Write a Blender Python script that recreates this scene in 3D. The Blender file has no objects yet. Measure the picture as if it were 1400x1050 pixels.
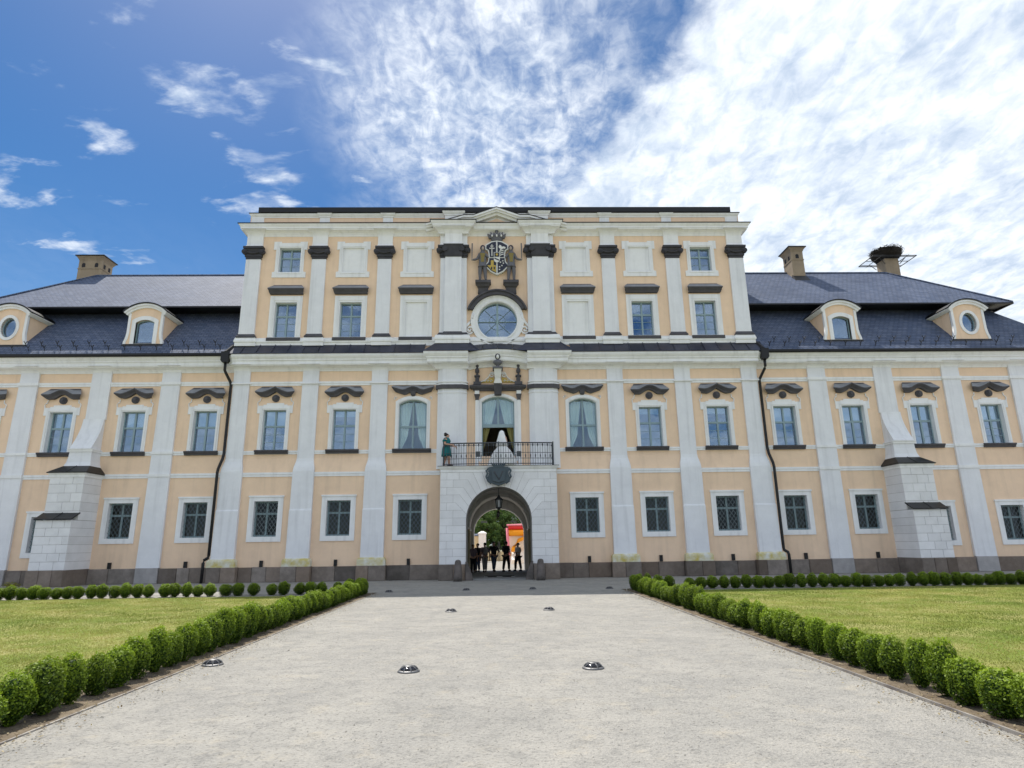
import bpy, bmesh, math, random
import numpy as np
from mathutils import Vector, Matrix, Quaternion
from mathutils.geometry import delaunay_2d_cdt

R = random.Random(7)
sc = bpy.context.scene
COL = sc.collection

# ------------------------------------------------------------------ camera
cd = bpy.data.cameras.new('camera')
cd.sensor_width = 36.0
cd.lens = 852.74 * 36.0 / 1400.0
cd.clip_start = 0.1
cd.clip_end = 3000
cam = bpy.data.objects.new('camera', cd)
COL.objects.link(cam)
CAM_P = Vector((-0.0207, -32.3234, 1.65))
_F = Vector((0.02327211, 0.96836835, 0.24843742))
_R = Vector((0.99969928, -0.02061981, -0.01327311))
_U = Vector((0.00773053, -0.2486716, 0.96855701))
cam.matrix_world = Matrix(((_R.x, _U.x, -_F.x, CAM_P.x), (_R.y, _U.y, -_F.y, CAM_P.y),
                           (_R.z, _U.z, -_F.z, CAM_P.z), (0, 0, 0, 1)))
sc.camera = cam

# ------------------------------------------------------------------ sun
SUN_TRAVEL = Vector((0.25, -0.51, -1.0)).normalized()
sl = bpy.data.lights.new('sun', 'SUN')
sl.energy = 2.0
sl.angle = math.radians(0.53)
sl.color = (1.0, 0.95, 0.86)
so = bpy.data.objects.new('sun', sl)
COL.objects.link(so)
so.rotation_euler = SUN_TRAVEL.to_track_quat('-Z', 'Y').to_euler()
so.location = (0, 0, 60)

# ------------------------------------------------------------------ world
W = bpy.data.worlds.new('World')
sc.world = W
W.use_nodes = True
wn, wl = W.node_tree.nodes, W.node_tree.links
wn.clear()
SKY_STRENGTH = 0.12


def N(nodes, t, **kw):
    n = nodes.new(t)
    for k, v in kw.items():
        setattr(n, k, v)
    return n


def math_node(nodes, links, op, a, b=None, c=None, clamp=False):
    n = nodes.new('ShaderNodeMath')
    n.operation = op
    n.use_clamp = clamp
    for i, v in enumerate((a, b, c)):
        if v is None:
            continue
        if isinstance(v, (int, float)):
            n.inputs[i].default_value = v
        else:
            links.new(v, n.inputs[i])
    return n.outputs[0]


def world_sky():
    m = lambda op, a, b=None, c=None, clamp=False: math_node(wn, wl, op, a, b, c, clamp)

    def sstep(v, lo, hi):
        n = N(wn, 'ShaderNodeMapRange', interpolation_type='SMOOTHSTEP')
        n.inputs['From Min'].default_value = lo
        n.inputs['From Max'].default_value = hi
        wl.new(v, n.inputs['Value'])
        return n.outputs[0]

    def noise(vec, scale, detail=6, rough=0.55, dist=0.0):
        n = N(wn, 'ShaderNodeTexNoise')
        n.inputs['Scale'].default_value = scale
        n.inputs['Detail'].default_value = detail
        n.inputs['Roughness'].default_value = rough
        n.inputs['Distortion'].default_value = dist
        wl.new(vec, n.inputs['Vector'])
        return n.outputs[0]

    sky = N(wn, 'ShaderNodeTexSky', sky_type='NISHITA')
    sky.sun_disc = False
    sky.sun_elevation = math.asin(-SUN_TRAVEL.z)
    sky.sun_rotation = math.atan2(-SUN_TRAVEL.x, -SUN_TRAVEL.y)
    sky.altitude = 150
    sky.air_density = 1.0
    sky.dust_density = 0.6
    sky.ozone_density = 2.5
    hs = N(wn, 'ShaderNodeHueSaturation')
    hs.inputs['Saturation'].default_value = 1.46
    hs.inputs['Value'].default_value = 0.285
    wl.new(sky.outputs[0], hs.inputs['Color'])

    tc = N(wn, 'ShaderNodeTexCoord')
    sp = N(wn, 'ShaderNodeSeparateXYZ')
    wl.new(tc.outputs['Generated'], sp.inputs[0])
    dz = m('MAXIMUM', m('ADD', sp.outputs[2], 0.12), 0.06)
    u = m('DIVIDE', sp.outputs[0], dz)
    v = m('DIVIDE', sp.outputs[1], dz)
    cb = N(wn, 'ShaderNodeCombineXYZ')
    wl.new(u, cb.inputs[0])
    wl.new(v, cb.inputs[1])
    P = cb.outputs[0]
    # rotated / stretched copy for the streaky left hand clouds
    mp = N(wn, 'ShaderNodeMapping')
    mp.inputs['Rotation'].default_value = (0, 0, math.radians(35))
    mp.inputs['Scale'].default_value = (1.0, 1.9, 1.0)
    mp.inputs['Location'].default_value = (3.1, 1.7, 0)
    wl.new(P, mp.inputs['Vector'])
    PS = mp.outputs[0]
    mr_ = N(wn, 'ShaderNodeMapping')
    mr_.inputs['Rotation'].default_value = (0, 0, math.radians(-50))
    mr_.inputs['Scale'].default_value = (1.0, 0.55, 1.0)
    wl.new(P, mr_.inputs['Vector'])
    PR = mr_.outputs[0]
    big = noise(P, 3.0, 4, 0.5)
    mid = noise(P, 9.0, 6, 0.6, 0.3)
    fine = noise(P, 38.0, 5, 0.62, 0.6)
    rip = noise(PR, 21.0, 6, 0.58, 0.6)
    puff = noise(P, 5.5, 8, 0.6, 0.25)
    streak = noise(PS, 4.2, 7, 0.58, 0.2)
    # bank of altocumulus to the right of a slanting edge
    s = m('SUBTRACT', m('ADD', u, m('MULTIPLY', v, 0.4326)), 0.70)
    s = m('ADD', s, m('MULTIPLY', m('SUBTRACT', mid, 0.5), 0.30))
    bank = sstep(s, -0.06, 0.10)
    bank = m('MULTIPLY', bank, m('ADD', 0.90, m('MULTIPLY', sstep(puff, 0.30, 0.55), 0.10)))
    # mottled field left of the edge
    du = m('DIVIDE', m('SUBTRACT', u, -0.03), 0.35)
    dv = m('DIVIDE', m('SUBTRACT', v, 1.08), 0.60)
    d2 = m('SQRT', m('ADD', m('MULTIPLY', du, du), m('MULTIPLY', dv, dv)))
    d2 = m('ADD', d2, m('MULTIPLY', m('SUBTRACT', big, 0.5), 1.1))
    field = m('SUBTRACT', 1.0, sstep(d2, 0.35, 1.15))
    field = m('MULTIPLY', field, m('ADD', m('ADD', 0.16, m('MULTIPLY', sstep(fine, 0.30, 0.70), 0.26)), m('ADD', m('MULTIPLY', sstep(rip, 0.34, 0.66), 0.36), m('MULTIPLY', sstep(mid, 0.34, 0.66), 0.20))))
    # denser unseen cloud cover, added overhead and behind the camera to light the facade
    rest = m('MULTIPLY', sstep(big, 0.30, 0.48), m('SUBTRACT', 1.0, sstep(v, 0.0, 0.6)))
    field = m('MAXIMUM', field, m('MULTIPLY', rest, m('ADD', 0.65, m('MULTIPLY', sstep(mid, 0.36, 0.62), 0.3))))
    # sparse wisps
    wis = m('MULTIPLY', sstep(streak, 0.545, 0.70), m('ADD', 0.35, m('MULTIPLY', sstep(mid, 0.4, 0.6), 0.6)))
    dens = m('MAXIMUM', m('MAXIMUM', bank, field), m('MULTIPLY', wis, 0.85), clamp=True)
    lowhaze = m('MULTIPLY', m('SUBTRACT', 1.0, sstep(sp.outputs[2], 0.05, 0.50)), 0.25)
    dens = m('MAXIMUM', dens, lowhaze)
    # cloud brightness: mottled between grey-blue and white
    shade = m('ADD', m('MULTIPLY', sstep(puff, 0.36, 0.62), 0.40), m('ADD', m('MULTIPLY', sstep(rip, 0.34, 0.64), 0.45), m('MULTIPLY', sstep(fine, 0.35, 0.65), 0.15)))
    cr = N(wn, 'ShaderNodeMix', data_type='RGBA')
    wl.new(shade, cr.inputs['Factor'])  # lead cover; its pale tone also paints in skylight on the sloped top
    cr.inputs['A'].default_value = (1.75, 2.1, 2.6, 1)
    cr.inputs['B'].default_value = (3.25, 3.4, 3.55, 1)
    mx = N(wn, 'ShaderNodeMix', data_type='RGBA')
    wl.new(dens, mx.inputs['Factor'])
    wl.new(hs.outputs[0], mx.inputs['A'])
    wl.new(cr.outputs['Result'], mx.inputs['B'])
    bg = N(wn, 'ShaderNodeBackground')
    bg.inputs['Strength'].default_value = SKY_STRENGTH
    wl.new(mx.outputs['Result'], bg.inputs['Color'])
    out = N(wn, 'ShaderNodeOutputWorld')
    wl.new(bg.outputs[0], out.inputs['Surface'])


world_sky()
sc.view_settings.view_transform = 'Standard'
sc.view_settings.look = 'None'
sc.view_settings.gamma = 1.0
sc.view_settings.use_curve_mapping = False
sc.view_settings.exposure = 1.54
sc.render.engine = 'CYCLES'
sc.cycles.use_denoising = True
try:
    sc.cycles.denoiser = 'OPENIMAGEDENOISE'
except Exception:
    pass
sc.cycles.max_bounces = 7
sc.cycles.diffuse_bounces = 3
sc.cycles.glossy_bounces = 3
sc.cycles.transparent_max_bounces = 10
sc.cycles.sample_clamp_indirect = 6.0

# ------------------------------------------------------------------ materials
MATS = {}


def mat(name, col, rough=0.85, var=0.0, vscale=1.5, col2=None, mixscale=0.6, bump=0.0, bscale=40.0, metal=0.0,
        spec=0.4, rnd=0.0, streak=0.0, rcol=None):
    """procedural principled material: base colour, low-frequency mottling to col2, fine grain, bump, per-object random"""
    mt = bpy.data.materials.new(name)
    mt.use_nodes = True
    nt = mt.node_tree
    nd, lk = nt.nodes, nt.links
    b = nd['Principled BSDF']
    b.inputs['Roughness'].default_value = rough
    b.inputs['Metallic'].default_value = metal
    b.inputs['Specular IOR Level'].default_value = spec
    co = N(nd, 'ShaderNodeTexCoord').outputs['Object']
    cur = None
    rgb = N(nd, 'ShaderNodeRGB')
    rgb.outputs[0].default_value = (*col, 1)
    cur = rgb.outputs[0]
    if col2 is not None:
        n = N(nd, 'ShaderNodeTexNoise')
        n.inputs['Scale'].default_value = mixscale
        n.inputs['Detail'].default_value = 6
        n.inputs['Roughness'].default_value = 0.6
        lk.new(co, n.inputs['Vector'])
        mr = N(nd, 'ShaderNodeMapRange')
        mr.inputs['From Min'].default_value = 0.35
        mr.inputs['From Max'].default_value = 0.68
        lk.new(n.outputs[0], mr.inputs['Value'])
        mx = N(nd, 'ShaderNodeMix', data_type='RGBA')
        lk.new(mr.outputs[0], mx.inputs['Factor'])
        lk.new(cur, mx.inputs['A'])
        mx.inputs['B'].default_value = (*col2, 1)
        cur = mx.outputs['Result']
    if rcol is not None:
        oi0 = N(nd, 'ShaderNodeObjectInfo')
        fr_ = math_node(nd, lk, 'FRACT', math_node(nd, lk, 'MULTIPLY', oi0.outputs['Random'], 7.31))
        mx = N(nd, 'ShaderNodeMix', data_type='RGBA')
        lk.new(math_node(nd, lk, 'MULTIPLY', fr_, 0.8), mx.inputs['Factor'])
        lk.new(cur, mx.inputs['A'])
        mx.inputs['B'].default_value = (*rcol, 1)
        cur = mx.outputs['Result']
    val = None
    if var > 0:
        n = N(nd, 'ShaderNodeTexNoise')
        n.inputs['Scale'].default_value = vscale
        n.inputs['Detail'].default_value = 8
        n.inputs['Roughness'].default_value = 0.65
        lk.new(co, n.inputs['Vector'])
        val = math_node(nd, lk, 'ADD', 1.0 - var, math_node(nd, lk, 'MULTIPLY', n.outputs[0], 2 * var))
    if streak > 0:
        mp = N(nd, 'ShaderNodeMapping')
        mp.inputs['Scale'].default_value = (3.0, 3.0, 0.18)
        lk.new(co, mp.inputs['Vector'])
        n = N(nd, 'ShaderNodeTexNoise')
        n.inputs['Scale'].default_value = 1.3
        n.inputs['Detail'].default_value = 5
        lk.new(mp.outputs[0], n.inputs['Vector'])
        mr = N(nd, 'ShaderNodeMapRange')
        mr.inputs['From Min'].default_value = 0.5
        mr.inputs['From Max'].default_value = 0.75
        mr.inputs['To Min'].default_value = 1.0
        mr.inputs['To Max'].default_value = 1.0 - streak
        lk.new(n.outputs[0], mr.inputs['Value'])
        val = mr.outputs[0] if val is None else math_node(nd, lk, 'MULTIPLY', val, mr.outputs[0])
    if rnd > 0:
        oi = N(nd, 'ShaderNodeObjectInfo')
        r = math_node(nd, lk, 'ADD', 1.0 - rnd, math_node(nd, lk, 'MULTIPLY', oi.outputs['Random'], 2 * rnd))
        val = r if val is None else math_node(nd, lk, 'MULTIPLY', val, r)
    if val is not None:
        vm = N(nd, 'ShaderNodeVectorMath', operation='SCALE')
        lk.new(cur, vm.inputs[0])
        lk.new(val, vm.inputs['Scale'])
        cur = vm.outputs[0]
    lk.new(cur, b.inputs['Base Color'])
    if bump > 0:
        n = N(nd, 'ShaderNodeTexNoise')
        n.inputs['Scale'].default_value = bscale
        n.inputs['Detail'].default_value = 5
        lk.new(co, n.inputs['Vector'])
        bp = N(nd, 'ShaderNodeBump')
        bp.inputs['Strength'].default_value = bump
        bp.inputs['Distance'].default_value = 0.02
        lk.new(n.outputs[0], bp.inputs['Height'])
        lk.new(bp.outputs[0], b.inputs['Normal'])
    MATS[name] = mt
    return mt


mat('yellow_plaster', (0.90, 0.675, 0.49), 0.92, 0.09, 3.0, (0.84, 0.625, 0.455), 0.6, 0.25, 30, streak=0.10, spec=0.2)
mat('shaded_chimney_plaster', (0.36, 0.285, 0.20), 0.92, 0.15, 3.0, (0.27, 0.215, 0.155), 1.0, streak=0.2)  # wall yellow darkened: the chimneys' shaded faces put into the colour
mat('white_plaster', (0.89, 0.895, 0.91), 0.9, 0.07, 4.0, (0.83, 0.835, 0.85), 0.7, 0.25, 30, streak=0.13, spec=0.2)
mat('white_render_pilaster', (0.84, 0.85, 0.885), 0.9, 0.07, 3.0, (0.77, 0.78, 0.82), 0.8, 0.3, 25, streak=0.14, spec=0.2)
mat('pale_stone', (0.83, 0.83, 0.85), 0.9, 0.06, 3.0, (0.74, 0.74, 0.755), 1.3, 0.3, 18, rnd=0.05, spec=0.2)
mat('joint', (0.36, 0.35, 0.34), 0.95)
mat('capital_stone', (0.035, 0.035, 0.042), 0.6, 0.2, 9.0, (0.055, 0.053, 0.062), 2.0, 0.3, 25)
mat('dark_stone', (0.060, 0.058, 0.068), 0.7, 0.22, 9.0, (0.092, 0.088, 0.098), 2.0, 0.3, 25, spec=0.4)
mat('moss_plaster', (0.72, 0.72, 0.66), 0.95, 0.1, 4.0, (0.55, 0.44, 0.06), 2.2, 0.3, 25)
mat('plinth_stone', (0.155, 0.135, 0.12), 0.9, 0.35, 5.0, (0.25, 0.22, 0.20), 1.6, 0.6, 14, rnd=0.40, rcol=(0.185, 0.135, 0.10))
mat('plinth_pale', (0.42, 0.40, 0.40), 0.9, 0.2, 5.0, (0.33, 0.32, 0.32), 1.5, 0.4, 16, rnd=0.12)
mat('metal_black', (0.018, 0.018, 0.020), 0.42, 0.2, 6.0, metal=0.3)
mat('metal_sheet', (0.030, 0.033, 0.055), 0.38, 0.25, 2.5, (0.05, 0.055, 0.085), 1.2, 0.1, 6, metal=0.35, rnd=0.22)
mat('rail_iron', (0.060, 0.068, 0.080), 0.6, 0.2, 20)
mat('iron', (0.02, 0.022, 0.026), 0.55, 0.1, 20)
mat('teal_frame', (0.27, 0.37, 0.41), 0.55, 0.08, 8)
mat('lattice_iron', (0.17, 0.205, 0.215), 0.6, 0.2, 20)
mat('grey_frame', (0.24, 0.33, 0.36), 0.6, 0.1, 8)
mat('curtain_white', (0.82, 0.84, 0.76), 0.9, 0.08, 6)
mat('blind_white', (0.80, 0.83, 0.83), 0.9, 0.05, 6)
mat('curtain_olive', (0.30, 0.27, 0.10), 0.9, 0.2, 10)
mat('room_dark', (0.03, 0.03, 0.035), 0.95)
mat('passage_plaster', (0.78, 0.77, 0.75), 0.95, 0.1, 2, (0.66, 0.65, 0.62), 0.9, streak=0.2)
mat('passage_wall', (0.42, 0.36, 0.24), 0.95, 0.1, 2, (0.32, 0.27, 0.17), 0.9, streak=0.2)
mat('gold', (0.50, 0.36, 0.08), 0.45, 0.2, 12, metal=0.3)
mat('arms_blue', (0.022, 0.026, 0.05), 0.5, 0.2, 10)
mat('arms_white', (0.75, 0.75, 0.73), 0.7, 0.08, 10)
mat('statue_grey', (0.135, 0.135, 0.155), 0.7, 0.2, 10)
mat('statue_skin', (0.42, 0.34, 0.29), 0.7, 0.1, 10)
mat('statue_yellow', (0.24, 0.19, 0.06), 0.7, 0.2, 10)
mat('emblem_slate', (0.06, 0.085, 0.105), 0.5, 0.25, 8)
mat('twig', (0.018, 0.014, 0.010), 0.95, 0.3, 10)
mat('dry_ground', (0.20, 0.19, 0.12), 0.98, 0.3, 0.2, (0.26, 0.23, 0.16), .05)
mat('soil', (0.085, 0.062, 0.042), 0.98, 0.3, 6, (0.20, 0.16, 0.11), 5, 0.8, 25)
mat('steel_edge', (0.16, 0.14, 0.13), 0.6, 0.3, 4, (0.36, 0.34, 0.31), 2)
mat('lamp_steel', (0.15, 0.15, 0.155), 0.5, 0.25, 8, metal=0.6)
mat('lamp_glass', (0.02, 0.02, 0.025), 0.1)
mat('lantern_glass', (0.30, 0.32, 0.33), 0.25)
mat('guard_stone', (0.17, 0.145, 0.135), 0.9, 0.3, 6, (0.06, 0.055, 0.05), 2.2, 0.5, 20)
mat('threshold_stone', (0.28, 0.28, 0.28), 0.85, 0.2, 4, (0.2, 0.2, 0.2), 2, 0.3, 20)
mat('mat_rubber', (0.012, 0.012, 0.013), 0.8)
mat('skin_tone', (0.50, 0.30, 0.22), 0.6)
mat('hair_dark', (0.015, 0.011, 0.009), 0.6)
mat('teal_cloth', (0.004, 0.15, 0.165), 0.75, 0.15, 10)
mat('bridal_white', (0.85, 0.85, 0.86), 0.8, 0.04, 10)
mat('cloth_dark', (0.02, 0.022, 0.028), 0.9, 0.2, 10)
mat('cloth_navy', (0.07, 0.10, 0.17), 0.9, 0.2, 10)
mat('cloth_grey', (0.30, 0.30, 0.31), 0.9, 0.15, 10)
mat('cloth_light', (0.62, 0.63, 0.66), 0.9, 0.1, 10)
mat('cloth_mauve', (0.22, 0.17, 0.20), 0.9, 0.1, 10)
mat('inflate_red', (0.62, 0.02, 0.02), 0.5)
mat('inflate_orange', (0.88, 0.36, 0.01), 0.5)
mat('inflate_white', (0.85, 0.82, 0.76), 0.5)
mat('inflate_pink', (0.80, 0.26, 0.36), 0.5)
mat('cream_wall', (0.66, 0.55, 0.36), 0.92, 0.08, 4)
mat('bark', (0.07, 0.055, 0.042), 0.95, 0.3, 8, bump=0.5)
mat('sign_white', (0.78, 0.80, 0.80), 0.6)


def leaf_mat(name, c1, c2, sc_=3.0, rnd=0.18):
    mt = bpy.data.materials.new(name)
    mt.use_nodes = True
    nd, lk = mt.node_tree.nodes, mt.node_tree.links
    b = nd['Principled BSDF']
    b.inputs['Roughness'].default_value = 0.55
    b.inputs['Specular IOR Level'].default_value = 0.3
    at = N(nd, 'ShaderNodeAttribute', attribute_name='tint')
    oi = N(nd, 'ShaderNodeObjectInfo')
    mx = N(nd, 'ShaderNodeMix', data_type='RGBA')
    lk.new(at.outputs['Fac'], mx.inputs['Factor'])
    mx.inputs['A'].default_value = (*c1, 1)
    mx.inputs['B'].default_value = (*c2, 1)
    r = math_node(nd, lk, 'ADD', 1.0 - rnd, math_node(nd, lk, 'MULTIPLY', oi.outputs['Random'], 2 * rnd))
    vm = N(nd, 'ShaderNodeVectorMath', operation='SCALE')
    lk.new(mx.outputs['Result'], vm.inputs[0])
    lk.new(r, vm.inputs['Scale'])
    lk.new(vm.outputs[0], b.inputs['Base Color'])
    tr = N(nd, 'ShaderNodeBsdfTranslucent')
    lk.new(vm.outputs[0], tr.inputs['Color'])
    ms = N(nd, 'ShaderNodeMixShader')
    ms.inputs[0].default_value = 0.34
    lk.new(b.outputs[0], ms.inputs[1])
    lk.new(tr.outputs[0], ms.inputs[2])
    lk.new(ms.outputs[0], nd['Material Output'].inputs['Surface'])
    MATS[name] = mt


leaf_mat('box_leaf', (0.024, 0.066, 0.005), (0.31, 0.43, 0.025))  # dark end stands for shaded gaps, pale end for sunlit tops
leaf_mat('tree_leaf', (0.03, 0.085, 0.03), (0.16, 0.26, 0.06))
leaf_mat('grass_blade', (0.15, 0.21, 0.03), (0.40, 0.37, 0.11), rnd=0.0)
leaf_mat('weed_leaf', (0.20, 0.22, 0.02), (0.34, 0.30, 0.03))


def glass_mat(name, tint, refl, gtint):
    mt = bpy.data.materials.new(name)
    mt.use_nodes = True
    nd, lk = mt.node_tree.nodes, mt.node_tree.links
    nd.clear()
    t = N(nd, 'ShaderNodeBsdfTransparent')
    t.inputs[0].default_value = (*tint, 1)
    g = N(nd, 'ShaderNodeBsdfGlossy')
    g.inputs['Color'].default_value = (*gtint, 1)
    g.inputs['Roughness'].default_value = 0.03
    tc = N(nd, 'ShaderNodeTexCoord')
    n = N(nd, 'ShaderNodeTexNoise')
    n.inputs['Scale'].default_value = 2.2
    lk.new(tc.outputs['Object'], n.inputs['Vector'])
    bp = N(nd, 'ShaderNodeBump')
    bp.inputs['Strength'].default_value = 0.06
    bp.inputs['Distance'].default_value = 0.02
    lk.new(n.outputs[0], bp.inputs['Height'])
    lk.new(bp.outputs[0], g.inputs['Normal'])
    ms = N(nd, 'ShaderNodeMixShader')
    ms.inputs[0].default_value = refl
    lk.new(t.outputs[0], ms.inputs[1])
    lk.new(g.outputs[0], ms.inputs[2])
    o = N(nd, 'ShaderNodeOutputMaterial')
    lk.new(ms.outputs[0], o.inputs['Surface'])
    MATS[name] = mt


glass_mat('window_glass', (0.80, 0.88, 0.92), 0.27, (0.60, 0.73, 0.90))
glass_mat('curtain_glass', (0.86, 0.92, 0.92), 0.13, (0.60, 0.73, 0.90))
glass_mat('lattice_glass', (0.5, 0.55, 0.55), 0.035, (0.7, 0.8, 0.9))


def slate_mat():
    mt = bpy.data.materials.new('slate')
    mt.use_nodes = True
    nd, lk = mt.node_tree.nodes, mt.node_tree.links
    b = nd['Principled BSDF']
    tc = N(nd, 'ShaderNodeTexCoord')
    sp = N(nd, 'ShaderNodeSeparateXYZ')
    lk.new(tc.outputs['Object'], sp.inputs[0])
    cb = N(nd, 'ShaderNodeCombineXYZ')
    xy = math_node(nd, lk, 'ADD', sp.outputs[0], math_node(nd, lk, 'MULTIPLY', sp.outputs[1], 0.2))
    lk.new(xy, cb.inputs[0])
    lk.new(sp.outputs[2], cb.inputs[1])
    br = N(nd, 'ShaderNodeTexBrick')
    br.inputs['Scale'].default_value = 1.0
    br.inputs['Brick Width'].default_value = 0.28
    br.inputs['Row Height'].default_value = 0.135
    br.inputs['Mortar Size'].default_value = 0.012
    br.inputs['Mortar Smooth'].default_value = 0.2
    br.inputs['Color1'].default_value = (0.078, 0.105, 0.175, 1)
    br.inputs['Color2'].default_value = (0.125, 0.152, 0.225, 1)
    br.inputs['Mortar'].default_value = (0.028, 0.033, 0.05, 1)
    lk.new(cb.outputs[0], br.inputs['Vector'])
    n = N(nd, 'ShaderNodeTexNoise')
    n.inputs['Scale'].default_value = 0.7
    n.inputs['Detail'].default_value = 6
    lk.new(tc.outputs['Object'], n.inputs['Vector'])
    v = math_node(nd, lk, 'ADD', 0.72, math_node(nd, lk, 'MULTIPLY', n.outputs[0], 0.56))
    vm = N(nd, 'ShaderNodeVectorMath', operation='SCALE')
    lk.new(br.outputs['Color'], vm.inputs[0])
    lk.new(v, vm.inputs['Scale'])
    lk.new(vm.outputs[0], b.inputs['Base Color'])
    b.inputs['Roughness'].default_value = 0.72
    b.inputs['Specular IOR Level'].default_value = 0.22
    bp = N(nd, 'ShaderNodeBump')
    bp.inputs['Strength'].default_value = 0.5
    bp.inputs['Distance'].default_value = 0.015
    bp.invert = True
    lk.new(br.outputs['Fac'], bp.inputs['Height'])
    lk.new(bp.outputs[0], b.inputs['Normal'])
    MATS['slate'] = mt


slate_mat()


def ground_mats():
    # gravel
    mt = bpy.data.materials.new('gravel')
    mt.use_nodes = True
    nd, lk = mt.node_tree.nodes, mt.node_tree.links
    b = nd['Principled BSDF']
    b.inputs['Roughness'].default_value = 0.95
    b.inputs['Specular IOR Level'].default_value = 0.15
    tc = N(nd, 'ShaderNodeTexCoord').outputs['Object']

    def noise(s, d=6, r=0.6):
        n = N(nd, 'ShaderNodeTexNoise')
        n.inputs['Scale'].default_value = s
        n.inputs['Detail'].default_value = d
        n.inputs['Roughness'].default_value = r
        lk.new(tc, n.inputs['Vector'])
        return n.outputs[0]

    def ramp(v, lo, hi):
        n = N(nd, 'ShaderNodeMapRange')
        n.inputs['From Min'].default_value = lo
        n.inputs['From Max'].default_value = hi
        lk.new(v, n.inputs['Value'])
        return n.outputs[0]

    def mix(f, a, bb):
        n = N(nd, 'ShaderNodeMix', data_type='RGBA')
        lk.new(f, n.inputs['Factor'])
        for k, q in (('A', a), ('B', bb)):
            if isinstance(q, tuple):
                n.inputs[k].default_value = (*q, 1)
            else:
                lk.new(q, n.inputs[k])
        return n.outputs['Result']

    c = mix(ramp(noise(0.8, 7, 0.7), 0.36, 0.62), (0.270, 0.262, 0.246), (0.35, 0.334, 0.305))
    c = mix(math_node(nd, lk, 'MULTIPLY', ramp(noise(1.9, 8, 0.75), 0.54, 0.68), 0.6), c, (0.42, 0.375, 0.30))
    c = mix(math_node(nd, lk, 'MULTIPLY', ramp(noise(4.0, 9, 0.8), 0.49, 0.64), 0.7), c, (0.185, 0.182, 0.174))
    vo = N(nd, 'ShaderNodeTexVoronoi')
    vo.inputs['Scale'].default_value = 46
    lk.new(tc, vo.inputs['Vector'])
    c = mix(math_node(nd, lk, 'MULTIPLY', ramp(vo.outputs['Color'], 0.35, 0.95), 0.34), c, (0.43, 0.41, 0.37))
    c = mix(math_node(nd, lk, 'MULTIPLY', ramp(noise(26, 4), 0.54, 0.68), 0.6), c, (0.11, 0.107, 0.10))
    lk.new(c, b.inputs['Base Color'])
    h = math_node(nd, lk, 'ADD', math_node(nd, lk, 'MULTIPLY', vo.outputs['Distance'], 0.7), math_node(nd, lk, 'ADD', noise(14, 6), noise(60, 3)))
    bp = N(nd, 'ShaderNodeBump')
    bp.inputs['Strength'].default_value = 0.55
    bp.inputs['Distance'].default_value = 0.03
    lk.new(h, bp.inputs['Height'])
    lk.new(bp.outputs[0], b.inputs['Normal'])
    MATS['gravel'] = mt
    # lawn
    mt = bpy.data.materials.new('lawn')
    mt.use_nodes = True
    nd, lk = mt.node_tree.nodes, mt.node_tree.links
    b = nd['Principled BSDF']
    b.inputs['Roughness'].default_value = 0.9
    b.inputs['Specular IOR Level'].default_value = 0.15
    tc = N(nd, 'ShaderNodeTexCoord').outputs['Object']
    c = mix(ramp(noise(0.45, 5), 0.36, 0.66), (0.145, 0.20, 0.03), (0.26, 0.275, 0.065))
    c = mix(math_node(nd, lk, 'MULTIPLY', ramp(noise(0.9, 7, 0.7), 0.46, 0.66), 0.8), c, (0.40, 0.345, 0.16))
    c = mix(math_node(nd, lk, 'MULTIPLY', ramp(noise(9.0, 7, 0.7), 0.45, 0.7), 0.5), c, (0.13, 0.19, 0.022))
    lk.new(c, b.inputs['Base Color'])
    bp = N(nd, 'ShaderNodeBump')
    bp.inputs['Strength'].default_value = 0.8
    bp.inputs['Distance'].default_value = 0.04
    lk.new(noise(30, 6, 0.7), bp.inputs['Height'])
    lk.new(bp.outputs[0], b.inputs['Normal'])
    MATS['lawn'] = mt


ground_mats()


# ------------------------------------------------------------------ mesh builders
def inside(poly, x, z):
    c = False
    n = len(poly)
    for i in range(n):
        (x0, z0), (x1, z1) = poly[i], poly[i - 1]
        if (z0 > z) != (z1 > z) and x < (x1 - x0) * (z - z0) / (z1 - z0) + x0:
            c = not c
    return c


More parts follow.
